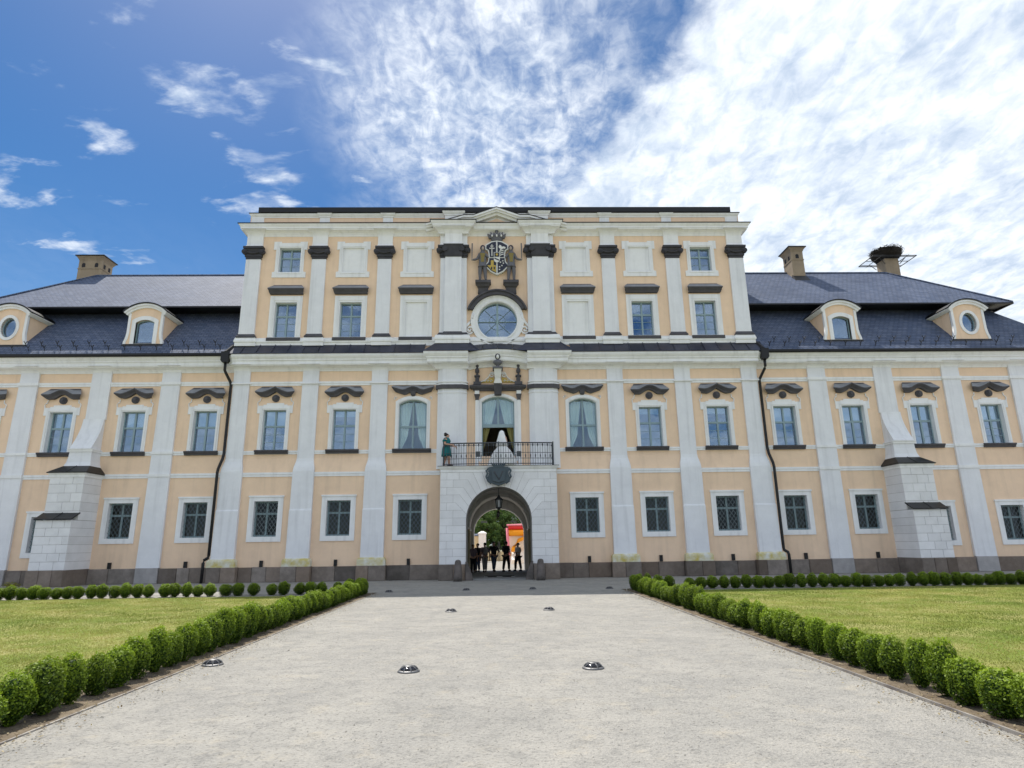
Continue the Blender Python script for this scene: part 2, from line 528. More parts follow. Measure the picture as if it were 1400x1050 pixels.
class MB:
    """collects vertices and faces for one mesh object"""

    def __init__(s):
        s.v, s.f = [], []

    def face_set(s, vs, fs):
        o = len(s.v)
        s.v += [tuple(p) for p in vs]
        s.f += [tuple(i + o for i in q) for q in fs]
        return s

    def box(s, x0, x1, y0, y1, z0, z1, bev=0.0):
        if bev <= 0:
            vs = [(x, y, z) for z in (z0, z1) for y in (y0, y1) for x in (x0, x1)]
            return s.face_set(vs, [(0, 2, 3, 1), (4, 5, 7, 6), (0, 1, 5, 4), (2, 6, 7, 3), (0, 4, 6, 2), (1, 3, 7, 5)])
        # front face (y0) bevelled on its four edges
        b = bev
        vs = [(x0, y1, z0), (x1, y1, z0), (x1, y1, z1), (x0, y1, z1),
              (x0, y0 + b, z0), (x1, y0 + b, z0), (x1, y0 + b, z1), (x0, y0 + b, z1),
              (x0 + b, y0, z0 + b), (x1 - b, y0, z0 + b), (x1 - b, y0, z1 - b), (x0 + b, y0, z1 - b)]
        fs = [(0, 3, 2, 1), (8, 9, 10, 11)]
        for i in range(4):
            j = (i + 1) % 4
            fs += [(i, j, 4 + j, 4 + i), (4 + i, 4 + j, 8 + j, 8 + i)]
        return s.face_set(vs, fs)

    def plate(s, outer, holes=(), y0=0.0, y1=0.1):
        """polygon with holes in XZ, extruded from y0 (front) to y1"""
        loops = [list(outer)] + [list(h) for h in holes]
        pts, edges = [], []
        for lp in loops:
            o = len(pts)
            pts += [Vector(p) for p in lp]
            edges += [(o + i, o + (i + 1) % len(lp)) for i in range(len(lp))]
        if len(loops) == 1 and len(outer) <= 4:
            ov, of = pts, [tuple(range(len(pts)))]
        else:
            r = delaunay_2d_cdt(pts, edges, [], 1, 1e-6)
            ov, of = r[0], []
            for q in r[2]:
                cx = sum(ov[i][0] for i in q) / len(q)
                cz = sum(ov[i][1] for i in q) / len(q)
                if inside(loops[0], cx, cz) and not any(inside(h, cx, cz) for h in loops[1:]):
                    of.append(q)
        for y, flip in ((y0, False), (y1, True)):
            vs = [(p[0], y, p[1]) for p in ov]
            s.face_set(vs, [tuple(reversed(q)) if flip else tuple(q) for q in of])
        for lp in loops:
            n = len(lp)
            vs = [(p[0], y0, p[1]) for p in lp] + [(p[0], y1, p[1]) for p in lp]
            s.face_set(vs, [(i, (i + 1) % n, n + (i + 1) % n, n + i) for i in range(n)])
        return s

    def loft(s, rows, closed=True, cap=True):
        """rows: list of rings with equal point count"""
        n = len(rows[0])
        vs = [p for r in rows for p in r]
        fs = []
        for i in range(len(rows) - 1):
            for j in range(n if closed else n - 1):
                k = (j + 1) % n
                fs.append((i * n + j, i * n + k, (i + 1) * n + k, (i + 1) * n + j))
        if cap and closed:
            fs.append(tuple(reversed(range(n))))
            fs.append(tuple(range((len(rows) - 1) * n, len(rows) * n)))
        return s.face_set(vs, fs)

    def lathe(s, prof, n=16, c=(0, 0), sx=1.0, sy=1.0):
        rows = [[(c[0] + sx * r * math.cos(2 * math.pi * i / n), c[1] + sy * r * math.sin(2 * math.pi * i / n), z) for i in range(n)] for r, z in prof]
        return s.loft(rows)

    def tube(s, path, r, n=6):
        path = [Vector(p) for p in path]
        rs = r if isinstance(r, (list, tuple)) else [r] * len(path)
        rows = []
        for i, p in enumerate(path):
            t = (path[min(i + 1, len(path) - 1)] - path[max(i - 1, 0)]).normalized()
            a = Vector((0, 0, 1)) if abs(t.z) < 0.9 else Vector((1, 0, 0))
            u = t.cross(a).normalized()
            w = t.cross(u)
            rows.append([tuple(p + rs[i] * (math.cos(2 * math.pi * k / n) * u + math.sin(2 * math.pi * k / n) * w)) for k in range(n)])
        return s.loft(rows)

    def disc_y(s, cx, cz, r, y0, y1, n=20):
        return s.plate([(cx + r * math.cos(2 * math.pi * i / n), cz + r * math.sin(2 * math.pi * i / n)) for i in range(n)], (), y0, y1)

    def ellipsoid(s, c, r, nu=10, nv=7):
        rows = []
        for i in range(nv + 1):
            t = math.pi * i / nv
            rr = max(math.sin(t), 0.02)
            rows.append([(c[0] + r[0] * rr * math.cos(2 * math.pi * k / nu), c[1] + r[1] * rr * math.sin(2 * math.pi * k / nu), c[2] - r[2] * math.cos(t)) for k in range(nu)])
        return s.loft(rows)

    def sweep(s, prof, path, zoff=None):
        """prof: (out, z) closed profile; path: (x, y) plan polyline, outward = right-hand side towards -y when going +x"""
        rows = []
        P = [Vector(p) for p in path]
        for i, p in enumerate(P):
            d0 = (P[i] - P[i - 1]).normalized() if i > 0 else None
            d1 = (P[i + 1] - P[i]).normalized() if i < len(P) - 1 else None
            if d0 is None:
                d0 = d1
            if d1 is None:
                d1 = d0
            n0, n1 = Vector((d0.y, -d0.x)), Vector((d1.y, -d1.x))
            mm = (n0 + n1)
            mm = mm / max(mm.dot(n0), 0.2)
            dz = zoff[i] if zoff else 0.0
            rows.append([(p.x + mm.x * o, p.y + mm.y * o, z + dz) for o, z in prof])
        return s.loft(rows)

    def mesh(s, name, smooth=False):
        me = bpy.data.meshes.new(name)
        me.from_pydata(s.v, [], s.f)
        bm = bmesh.new()
        bm.from_mesh(me)
        bmesh.ops.recalc_face_normals(bm, faces=bm.faces)
        bm.to_mesh(me)
        bm.free()
        if smooth:
            me.polygons.foreach_set('use_smooth', [True] * len(me.polygons))
        me.update()
        return me

    def build(s, name, m, parent=None, loc=(0, 0, 0), smooth=False, rot=None):
        return put(name, s.mesh(name, smooth), m, parent, loc, rot)


def put(name, me, m, parent=None, loc=(0, 0, 0), rot=None):
    o = bpy.data.objects.new(name, me)
    if m and not me.materials:
        me.materials.append(MATS[m])
    COL.objects.link(o)
    o.location = loc
    if rot:
        o.rotation_euler = rot
    o.parent = parent
    return o


def tag(o, label=None, cat=None, group=None, kind=None):
    if label:
        o['label'] = label
    if cat:
        o['category'] = cat
    if group:
        o['group'] = group
    if kind:
        o['kind'] = kind
    return o


def empty(name, loc=(0, 0, 0), parent=None):
    o = bpy.data.objects.new(name, None)
    COL.objects.link(o)
    o.location = loc
    o.parent = parent
    o.empty_display_size = 0.2
    return o


def arc(cx, cz, r, a0, a1, n, rz=None):
    rz = rz or r
    return [(cx + r * math.cos(math.radians(a0 + (a1 - a0) * i / n)), cz + rz * math.sin(math.radians(a0 + (a1 - a0) * i / n))) for i in range(n + 1)]


def arched(hw, z0, spring, top, n=12):
    """outline of an opening with a segmental head: counter-clockwise from bottom-left"""
    rise = top - spring
    rad = (hw * hw + rise * rise) / (2 * rise)
    cz = top - rad
    a = math.degrees(math.asin(min(1, hw / rad)))
    pts = [(-hw, z0), (hw, z0)]
    pts += arc(0, cz, rad, 90 - a, 90 + a, n)
    return pts


def rect(x0, x1, z0, z1):
    return [(x0, z0), (x1, z0), (x1, z1), (x0, z1)]


def shift(pts, dx, dz=0):
    return [(x + dx, z + dz) for x, z in pts]


# ================================================================== SETTING
def sheet(name, x0, x1, y0, y1, z, m, nx=1, ny=1):
    vs = [(x0 + (x1 - x0) * i / nx, y0 + (y1 - y0) * j / ny, z) for j in range(ny + 1) for i in range(nx + 1)]
    fs = [(j * (nx + 1) + i, j * (nx + 1) + i + 1, (j + 1) * (nx + 1) + i + 1, (j + 1) * (nx + 1) + i) for j in range(ny) for i in range(nx)]
    me = bpy.data.meshes.new(name)
    me.from_pydata(vs, [], fs)
    o = put(name, me, m)
    o['kind'] = 'structure'
    return o


sheet('ground', -900, 900, -900, 900, -0.03, 'dry_ground')
sheet('gravel_forecourt', -70, 70, -75, 75, 0.0, 'gravel')
LAWN_X0, LAWN_Y1 = 5.12, -9.55
for sgn in (-1, 1):
    xa, xb = sorted((sgn * LAWN_X0, sgn * 26))
    sheet('lawn', xa, xb, -44, LAWN_Y1, 0.016, 'lawn')
    xa, xb = sorted((sgn * 4.44, sgn * 5.14))
    sheet('soil_bed', xa, xb, -60, -8.45, 0.008, 'soil')
    xa, xb = sorted((sgn * 5.14, sgn * 26))
    sheet('gravel_strip', xa, xb, -9.6, -8.45, 0.006, 'gravel')

# ================================================================== PALACE
palace = tag(empty('palace'), 'long cream and white baroque palace with slate mansard roofs and arched gateway', 'palace')
Z_SILL = 6.48
PIL_C = [6.28, 9.93, 13.56]           # pilaster centres, central block
WIN_C = [4.49, 8.07, 11.70]           # window axes, central block
PIL_W = [17.3, 20.95, 24.70, 28.45]   # wing pilasters
WIN_W = [15.33, 19.05, 22.78, 26.62]  # wing window axes
YW = 0.10                             # wing wall plane
END = 31.6
both = (-1, 1)

GW, GZ0, GZ1 = 0.60, 2.16, 3.90       # ground floor windows
MW, MZ0, MZ1 = 0.595, 6.50, 8.63      # piano nobile windows


def ground_z(x):
    return (1.53, 3.24) if abs(x) > 21 else (GZ0, GZ1)


# ---- walls -------------------------------------------------------
# wing walls
for s in both:
    holes = []
    for x in WIN_W:
        z0, z1 = ground_z(x)
        holes.append(rect(s * x - GW - .04, s * x + GW + .04, z0 - .04, z1 + .04))
        holes.append(rect(s * x - MW - .04, s * x + MW + .04, MZ0 - .04, MZ1 + .04))
    xa, xb = sorted((s * 13.9, s * END))
    MB().plate(rect(xa, xb, 0.0, 11.4), holes, YW, YW + .55).build('wing_wall', 'yellow_plaster', palace)
    # end wall + back wall (closes the volume)
    b = MB()
    b.box(s * END - (0.5 if s > 0 else 0), s * END + (0.5 if s < 0 else 0), YW + .55, 11.5, 0, 11.4)
    b.box(xa, xb, 11.5, 12.0, 0, 11.4)
    b.build('rear_wall', 'yellow_plaster', palace)
    MB().box(xa, xb, YW + .56, 11.4, 11.2, 11.39).build('attic_floor', 'room_dark', palace)

# central block walls: lower storey stands proud with a sloped offset
holes = []
for s in both:
    for x in WIN_C:
        holes.append(rect(s * x - GW - .04, s * x + GW + .04, GZ0 - .04, GZ1 + .04))
arch_hole = [(-1.9, 0.001), (1.9, 0.001), (1.9, 2.8)] + arc(0, 2.8, 1.9, 0, 180, 16)[1:]
YL = -0.15
outl = [(-14.0, 0), (-1.9, 0)] + [(-1.9, 2.8)] + list(reversed(arc(0, 2.8, 1.9, 0, 180, 16)))[1:-1] + [(1.9, 2.8), (1.9, 0), (14.0, 0), (14.0, 5.30), (-14.0, 5.30)]
MB().plate(outl, holes, YL, 0.55).build('lower_wall', 'yellow_plaster', palace)
b = MB()
b.loft([[(-14.0, 0.3, 5.30), (-14.0, YL, 5.30), (-14.0, YL + .01, 5.42), (-14.0, -.03, 5.95), (-14.0, 0.0, 6.08), (-14.0, .3, 6.08)],
        [(14.0, 0.3, 5.30), (14.0, YL, 5.30), (14.0, YL + .01, 5.42), (14.0, -.03, 5.95), (14.0, 0.0, 6.08), (14.0, .3, 6.08)]])
b.build('wall_offset', 'yellow_plaster', palace)
holes = []
for s in both:
    for x in WIN_C:
        if x < 5:
            holes.append(shift(arched(.77, MZ0 - .04, 8.90, 9.17), s * x))
        else:
            holes.append(rect(s * x - MW - .04, s * x + MW + .04, MZ0 - .04, MZ1 + .04))
door_hole = [(-.90, 5.43)] + [(.90, 5.43)] + arched(.90, 5.43, 8.98, 9.29)[2:]
upper_outer = [(-14.0, 6.08), (-.90, 6.08), (.90, 6.08), (14.0, 6.08), (14.0, 12.2), (-14.0, 12.2)]
# door notch is cut as a hole of the part above 6.08, the part below is left open in the sloped piece by the entrance block
outl = [(-14.0, 6.08), (-.9, 6.08)] + list(reversed(arched(.90, 6.08, 8.98, 9.29)[2:])) + [(.9, 6.08), (14.0, 6.08), (14.0, 12.2), (-14.0, 12.2)]
MB().plate(outl, holes, 0.0, 0.55).build('wall', 'yellow_plaster', palace)
# upper storey (13.98 half width)
holes = []
UW = [4.46, 8.04, 11.57]
U3 = (12.62, 14.65)
U4 = (16.45, 17.92)
for s in both:
    for x in UW:
        holes.append(rect(s * x - .62, s * x + .62, U3[0] - .03, U3[1] + .03))
        holes.append(rect(s * x - .62, s * x + .62, U4[0] - .03, U4[1] + .03))
RW_Z, RW_R = 13.53, 1.085
holes.append([(1.12 * math.cos(2 * math.pi * i / 32), RW_Z + 1.12 * math.sin(2 * math.pi * i / 32)) for i in range(32)])
MB().plate(rect(-13.98, 13.98, 12.2, 20.0), holes, 0.0, 0.5).build('upper_wall', 'yellow_plaster', palace)
b = MB()
b.box(-13.98, -13.5, 0.5, 11.5, 11.2, 20.0)
b.box(13.5, 13.98, 0.5, 11.5, 11.2, 20.0)
b.box(-13.98, 13.98, 11.5, 12.0, 5.0, 20.0)
b.build('rear_wall', 'yellow_plaster', palace)
b = MB()
b.box(-13.5, 13.5, 0.56, 11.4, 12.2, 12.4)
b.box(-13.9, 13.9, 0.56, 11.4, 5.2, 5.4)
b.box(-13.5, 13.5, 0.56, 11.4, 15.6, 15.8)
b.build('floor_slab', 'room_dark', palace)
# party walls that keep wing and centre rooms dark
MB().box(-14.0, -13.7, .56, 11.4, 0, 12.2).build('party_wall', 'room_dark', palace)
MB().box(13.7, 14.0, .56, 11.4, 0, 12.2).build('party_wall', 'room_dark', palace)
b = MB()
for s in both:
    b.box(s * 1.9 - .0, s * 1.9 + s * .3, .6, 10.4, 0, 5.2)
b.build('party_wall', 'room_dark', palace)


# ---- plinth stones ------------------------------------------------
def plinth_run(x0, x1, y, z1=0.72, pale=()):
    x = x0
    while x < x1 - 0.05:
        w = R.uniform(0.55, 1.55)
        if x1 - (x + w) < 0.5:
            w = x1 - x
        g = 0.008
        dy = R.uniform(-.02, .015)
        MB().box(x + g, x + w - g, y + dy, y + .4, 0.0, z1 - R.uniform(0, .02), 0.02).build('plinth_stone', 'plinth_stone', palace)
        x += w
    MB().box(x0, x1, y + .05, y + .38, 0.0, z1 - .03).build('plinth_joint', 'joint', palace)


pil_edges = {}
for s in both:
    # wings
    xs = [14.2] + [v for c in (17.3,) for v in (c - .56, c + .56)] + [20.2 - .03, 21.85 + .03] + [24.7 - .56, 24.7 + .56, 28.45 - .56, 28.45 + .56] + [END]
    for i in range(0, len(xs), 2):
        a, c_ = sorted((s * xs[i], s * xs[i + 1]))
        plinth_run(a, c_, YW - .12)
    for c in (17.3, 24.7, 28.45):
        MB().box(s * c - .555, s * c + .555, YW - .20, YW + .3, 0, .74, .02).build('plinth_stone', 'plinth_pale', palace)
    # central block
    edges = [2.95, 6.28 - .72, 6.28 + .72, 9.93 - .72, 9.93 + .72, 13.5 - .70]
    for i in range(0, len(edges), 2):
        a, c_ = sorted((s * edges[i], s * edges[i + 1]))
        plinth_run(a, c_, YL - .08)
    for c, h0, h1 in ((6.28, .72, .72), (9.93, .72, .72), (13.5, .70, .70)):
        for k in (0, 1):
            q = s * c + (-h0 if k == 0 else 0.02)
            w = R.uniform(.6, .8) if k == 0 else 0
        cut = s * c + R.uniform(-.3, .3)
        MB().box(s * c - h0 + .005, cut - .006, -.55, 0, 0, .725, .02).build('plinth_stone', 'plinth_stone', palace)
        MB().box(cut + .006, s * c + h1 - .005, -.545, 0, 0, .72, .02).build('plinth_stone', 'plinth_stone', palace)
# vent slots above the plinth (small dark down-spouts of iron)
SLOT = MB().box(-.075, .075, -.10, .05, 0, .30).mesh('vent_flue')
SLOT.materials.append(MATS['metal_black'])
for s in both:
    for x in WIN_C:
        put('vent_flue', SLOT, None, palace, (s * x, YL, .72))
    for x in (15.5, 19.2):
        put('vent_flue', SLOT, None, palace, (s * x, YW, .72))


# ---- pilasters ----------------------------------------------------
def pilaster(cx, rows, yb, m, name='pilaster'):
    """rows: (z, half width, y front)"""
    b = MB()
    b.loft([[(cx - h, yb, z), (cx - h, y, z), (cx + h, y, z), (cx + h, yb, z)] for z, h, y in rows])
    return b.build(name, m, palace)


for s in both:
    for c in PIL_C:
        p = pilaster(s * c, [(1.10, .565, -.38), (3.42, .555, -.34), (3.46, .545, -.315), (3.50, .545, -.30), (5.40, .54, -.28), (5.60, .515, -.24), (5.90, .445, -.14), (6.06, .425, -.11), (10.5, .425, -.10), (10.74, .43, -.11)], .1, 'white_render_pilaster')
        MB().loft([[(s * c - h, .05, z), (s * c - h, y, z), (s * c + h, y, z), (s * c + h, .05, z)] for z, h, y in ((.72, .69, -.51), (.98, .69, -.50), (1.06, .66, -.47), (1.105, .58, -.40))]).build('pilaster_base', 'moss_plaster', p)
        MB().box(s * c - .50, s * c + .50, -.19, .0, 10.00, 10.06).build('pilaster_band', 'white_plaster', p)
    for c in PIL_W:
        if c == 20.95:
            rows = [(8.2, .52, YW - .11), (10.74, .50, YW - .10)]
        else:
            rows = [(.74, .565, YW - .14), (6.48, .515, YW - .12), (10.74, .475, YW - .10)]
        pilaster(s * c, rows, YW + .1, 'white_render_pilaster')


# pilaster flare into the cornice cove (shared)
def flare(cx, hw, y, z0, dz, out, wid, m='white_plaster'):
    rows = []
    for i in range(7):
        t = i / 6
        k = 1 - math.sqrt(max(0, 1 - t * t))
        rows.append((z0 + dz * t, hw + wid * k, y - out * k))
    pilaster(cx, rows, .08, m, 'pilaster_cap')


for s in both:
    for c in PIL_C:
        flare(s * c, .43, -.12, 10.74, .26, .40, .13)
    for c in PIL_W:
        flare(s * c, .475, YW - .12, 10.74, .26, .40, .13)

# ---- string courses ------------------------------------------------
def course(x0, x1, y, z0, z1, out, name='string_course', lip=True):
    b = MB()
    prof = [(-.05, z0), (out * .6, z0), (out * .6, z0 + (z1 - z0) * .45), (out, z0 + (z1 - z0) * .55), (out, z1), (-.05, z1 + .01)]
    b.sweep(prof, [(x0, y), (x1, y)])
    return b.build(name, 'white_plaster', palace)


def gaps(centres, hw, lo, hi):
    xs = [lo]
    for c in centres:
        xs += [c - hw, c + hw]
    xs.append(hi)
    return [(xs[i], xs[i + 1]) for i in range(0, len(xs), 2) if xs[i + 1] - xs[i] > .05]


for s in both:
    for a, c_ in gaps(PIL_C, .425, 3.2, 13.99):
        a, c_ = sorted((s * a, s * c_))
        course(a, c_, 0, 9.93, 10.15, .07)
    # sill course
    for a, c_ in gaps(PIL_C, .425, 3.2, 13.99):
        a, c_ = sorted((s * a, s * c_))
        course(a, c_, 0, 6.28, 6.47, .06)
    for a, c_ in gaps(PIL_C, .54, 3.0, 14.0):
        a, c_ = sorted((s * a, s * c_))
        course(a, c_, YL, 5.12, 5.34, .06)
    for a, c_ in gaps(PIL_W, .48, 14.0, END):
        a, c_ = sorted((s * a, s * c_))
        course(a, c_, YW, 9.98, 10.20, .07)
        course(a, c_, YW, 6.30, 6.50, .06)
    for a, c_ in gaps([17.3, 21.02, 24.7, 28.45], .50, 14.0, END):
        a, c_ = sorted((s * a, s * c_))
        course(a, c_, YW, 5.14, 5.36, .06)
    for c in (17.3, 24.7, 28.45):
        for z0, z1 in ((9.98, 10.20), (6.30, 6.5), (5.14, 5.36)):
            MB().box(s * c - .54, s * c + .54, YW - .165, YW, z0 + .06, z1).build('string_course', 'white_plaster', palace)

# ---- main cornice ---------------------------------------------------
COVE = [(-.1, 10.70), (.05, 10.72), (.07, 10.78), (.14, 10.86), (.28, 10.93), (.40, 10.955), (.40, 10.99), (.44, 11.0), (.44, 11.17), (.50, 11.22), (.50, 11.27), (.58, 11.37), (.62, 11.44), (.62, 11.53), (-.1, 11.56)]


def offs(prof, dz):
    return [(o, z + dz) for o, z in prof]


BRK = [(-3.28, 0), (-3.28, -.30), (-1.58, -.30), (-1.58, 0)]
for s in both:
    path = [(-14.02, 0), (-3.28, 0), (-3.28, -.32), (-1.56, -.32)]
    if s > 0:
        path = [(-x, y) for x, y in reversed(path)]
    MB().sweep(COVE, path).build('cornice', 'white_plaster', palace)
    a, c_ = sorted((s * 14.02, s * END))
    MB().sweep(offs(COVE, -.02), [(a, YW), (c_, YW)]).build('cornice', 'white_plaster', palace)
# curved middle section
n = 20
xs = [-1.58 + 3.16 * i / n for i in range(n + 1)]
MB().sweep(COVE, [(x, -.02) for x in xs], [.17 * (1 - (x / 1.58) ** 2) for x in xs]).build('cornice', 'white_plaster', palace)

# ---- metal skirt roof over the main cornice --------------------------
def sheet_panel(x0, x1, y0a, z0a, y1a, z1a, x0t=None, x1t=None):
    x0t = x0 if x0t is None else x0t
    x1t = x1 if x1t is None else x1t
    g = .008
    top = [(x0 + g, y0a, z0a), (x1 - g, y0a, z0a), (x1t - g, y1a, z1a), (x0t + g, y1a, z1a)]
    bot = [(x, y, z - .03) for x, y, z in top]
    b = MB().loft([bot, top])
    # standing seam on the right edge
    b.loft([[(x1 - .02, y0a, z0a), (x1 + .012, y0a, z0a), (x1 + .012, y0a, z0a + .045), (x1 - .02, y0a, z0a + .045)],
            [(x1t - .02, y1a, z1a), (x1t + .012, y1a, z1a), (x1t + .012, y1a, z1a + .045), (x1t - .02, y1a, z1a + .045)]])
    b.build('roof_sheet', 'metal_sheet', palace)


for s in both:
    N_ = 13
    for i in range(N_):
        a = 3.28 + .62 + (14.35 - 3.9) * i / N_
        c_ = 3.28 + .62 + (14.35 - 3.9) * (i + 1) / N_
        x0, x1 = sorted((s * a, s * c_))
        sheet_panel(x0, x1, -.66, 11.56, -.02, 12.22)
    # break over the paired pilasters
    x0, x1 = sorted((s * 2.42, s * 3.9))
    if s > 0:
        sheet_panel(2.42, 3.92, -.97, 11.56, -.34, 12.2, 2.42, 3.3)
        sheet_panel(1.0, 2.42, -.97, 11.56, -.34, 12.2, 1.55, 2.42)
    else:
        sheet_panel(-3.92, -2.42, -.97, 11.56, -.34, 12.2, -3.3, -2.42)
        sheet_panel(-2.42, -1.0, -.97, 11.56, -.34, 12.2, -2.42, -1.55)
for i in range(4):
    x0, x1 = -1.6 + .8 * i, -1.6 + .8 * (i + 1)
    f = lambda x: .17 * (1 - (x / 1.6) ** 2)
    b = MB()
    rows = []
    for k in range(5):
        x = x0 + .008 + (x1 - x0 - .016) * k / 4
        rows.append([(x, -.68, 11.53 + f(x)), (x, -.68, 11.56 + f(x)), (x, -.05, 12.08 + .8 * f(x)), (x, -.05, 12.04 + .8 * f(x))])
    b.loft(rows)
    b.build('roof_sheet', 'metal_sheet', palace)

# ---- upper storey trim ------------------------------------------------
# base band with breaks
BAND = [(-.1, 12.12), (.06, 12.12), (.06, 12.30), (.10, 12.34), (.10, 12.44), (.07, 12.50), (.07, 12.56), (.03, 12.60), (-.1, 12.60)]
path = [(-14.02, .6), (-14.02, 0)]
for c in (-13.56, -9.93, -6.28):
    pass
pts = [(-14.05, .8), (-14.05, -.12)]
for c, h, d in ((-13.56, .0, 0), (-9.93, .48, .12), (-6.28, .48, .12), (-2.43, .86, .40), (2.43, .86, .40), (6.28, .48, .12), (9.93, .48, .12)):
    if h == 0:
        pts += [(-13.08, -.12), (-13.08, 0)]
    else:
        pts += [(c - h, 0), (c - h, -d), (c + h, -d), (c + h, 0)]
pts += [(13.08, 0), (13.08, -.12), (14.05, -.12), (14.05, .8)]
MB().sweep(BAND, pts).build('base_band', 'white_plaster', palace)


def upper_pilaster(cx, hw, y):
    g = pilaster(cx, [(12.80, hw + .02, y), (12.9, hw, y), (17.22, hw - .01, y)], .08, 'white_render_pilaster')
    MB().loft([[(cx - h, .05, z), (cx - h, yy, z), (cx + h, yy, z), (cx + h, .05, z)] for z, h, yy in ((12.60, hw + .10, y - .10), (12.66, hw + .10, y - .10), (12.72, hw + .06, y - .06), (12.80, hw + .02, y - .02))]).build('pilaster_base', 'dark_stone', g)
    # ionic capital
    b = MB()
    b.loft([[(cx - h, .05, z), (cx - h, yy, z), (cx + h, yy, z), (cx + h, .05, z)] for z, h, yy in ((17.20, hw, y - .02), (17.32, hw, y - .03), (17.34, hw + .05, y - .07), (17.50, hw + .05, y - .07), (17.60, hw + .02, y - .08), (17.78, hw + .05, y - .14), (17.80, hw + .13, y - .2), (17.92, hw + .13, y - .2))])
    for sg in both:
        vx = cx + sg * (hw + .06)
        for rr, yy in ((.155, y - .16), (.10, y - .20), (.05, y - .22)):
            b.disc_y(vx, 17.62, rr, yy, y + .02, 14)
    # festoon between the volutes
    b.tube([(cx - hw + .02 + (2 * hw - .04) * t, y - .12, 17.62 - .10 * math.sin(math.pi * t)) for t in [k / 8 for k in range(9)]], .05, 6)
    b.build('capital', 'capital_stone', g)
    # entablature block
    rows = [(17.92, hw + .06, y - .04), (18.02, hw + .06, y - .04), (18.08, hw + .02, y), (18.12, hw + .02, y), (18.58, hw + .02, y)]
    MB().loft([[(cx - h, .05, z), (cx - h, yy, z), (cx + h, yy, z), (cx + h, .05, z)] for z, h, yy in rows]).build('entablature_block', 'white_plaster', g)
    rows = []
    for i in range(7):
        t = i / 6
        k = 1 - math.sqrt(max(0, 1 - t * t))
        rows.append((18.58 + .34 * t, hw + .02 + .22 * k, y - .36 * k))
    MB().loft([[(cx - h, .05, z), (cx - h, yy, z), (cx + h, yy, z), (cx + h, .05, z)] for z, h, yy in rows]).build('entablature_cap', 'white_plaster', g)
    return g


for s in both:
    for c, h in ((6.28, .39), (9.93, .40), (13.56, .42)):
        upper_pilaster(s * c, h, -.11)
    c = 2.42
    # paired corner pilasters: wide backing plus projecting shaft
    b = MB()
    b.loft([[(s * c - h, .1, z), (s * c - h, yy, z), (s * c - h2, y2, z), (s * c + h2, y2, z), (s * c + h, yy, z), (s * c + h, .1, z)]
            for z, h, yy, h2, y2 in ((5.42, .78, -.18, .50, -.36), (10.74, .76, -.18, .48, -.36))])
    g = b.build('pilaster', 'white_render_pilaster', palace)
    for z0, z1, e, mm, nm in ((9.62, 9.84, .09, 'dark_stone', 'capital_band'), (9.84, 9.90, .05, 'white_plaster', 'pilaster_band'), (9.98, 10.03, .06, 'white_plaster', 'pilaster_band'), (9.40, 9.44, .03, 'white_plaster', 'pilaster_band')):
        MB().loft([[(s * c - h - e, .1, z), (s * c - h - e, yy - e, z), (s * c - h2 - e * .6, y2 - e, z), (s * c + h2 + e * .6, y2 - e, z), (s * c + h + e, yy - e, z), (s * c + h + e, .1, z)]
                   for z, h, yy, h2, y2 in ((z0, .77, -.18, .49, -.36), (z1, .77, -.18, .49, -.36))]).build(nm, mm, g)
    rows = []
    for i in range(7):
        t = i / 6
        k = 1 - math.sqrt(max(0, 1 - t * t))
        rows.append([(s * c - .76 - .1 * k, .1, 10.74 + .24 * t), (s * c - .76 - .1 * k, -.18 - .4 * k, 10.74 + .24 * t), (s * c - .48 - .1 * k, -.36 - .4 * k, 10.74 + .24 * t),
                     (s * c + .48 + .1 * k, -.36 - .4 * k, 10.74 + .24 * t), (s * c + .76 + .1 * k, -.18 - .4 * k, 10.74 + .24 * t), (s * c + .76 + .1 * k, .1, 10.74 + .24 * t)])
    MB().loft(rows).build('pilaster_cap', 'white_plaster', g)
    upper_pilaster(s * c, .74, -.20)
    p = pilaster(s * c, [(12.80, .47, -.38), (17.22, .45, -.37)], 0, 'white_render_pilaster')
    MB().loft([[(s * c - h, -.1, z), (s * c - h, yy, z), (s * c + h, yy, z), (s * c + h, -.1, z)] for z, h, yy in ((12.60, .56, -.47), (12.70, .55, -.45), (12.80, .48, -.40))]).build('pilaster_base', 'dark_stone', p)
    b = MB()
    b.loft([[(s * c - h, -.1, z), (s * c - h, yy, z), (s * c + h, yy, z), (s * c + h, -.1, z)] for z, h, yy in ((17.20, .46, -.40), (17.34, .50, -.44), (17.55, .50, -.46), (17.78, .52, -.50), (17.92, .56, -.54))])
    for sg in both:
        b.disc_y(s * c + sg * .47, 17.64, .15, -.53, -.2, 14)
    b.build('capital', 'capital_stone', p)
    MB().loft([[(s * c - h, -.1, z), (s * c - h, yy, z), (s * c + h, yy, z), (s * c + h, -.1, z)] for z, h, yy in ((17.92, .52, -.46), (18.02, .52, -.46), (18.1, .48, -.40), (18.6, .48, -.40), (18.80, .54, -.50), (18.92, .66, -.74))]).build('entablature_block', 'white_plaster', p)

# upper cornice with breaks
UC = [(-.1, 18.60), (.03, 18.62), (.05, 18.70), (.12, 18.80), (.24, 18.88), (.32, 18.90), (.32, 18.96), (.36, 18.97), (.36, 19.06), (.44, 19.16), (.46, 19.22), (-.1, 19.26)]
pts = [(-13.98, 6), (-13.98, 0)]
for c, h, d in ((-2.43, .80, .36), (2.43, .80, .36)):
    pts += [(c - h, 0), (c - h, -d), (c + h, -d), (c + h, 0)]
pts += [(13.98, 0), (13.98, 6)]
MB().sweep(UC, pts).build('cornice', 'white_plaster', palace)
MB().sweep([(-.1, 19.262), (.50, 19.225), (.50, 19.262), (-.1, 19.30)], pts).build('cornice_flashing', 'metal_black', palace)
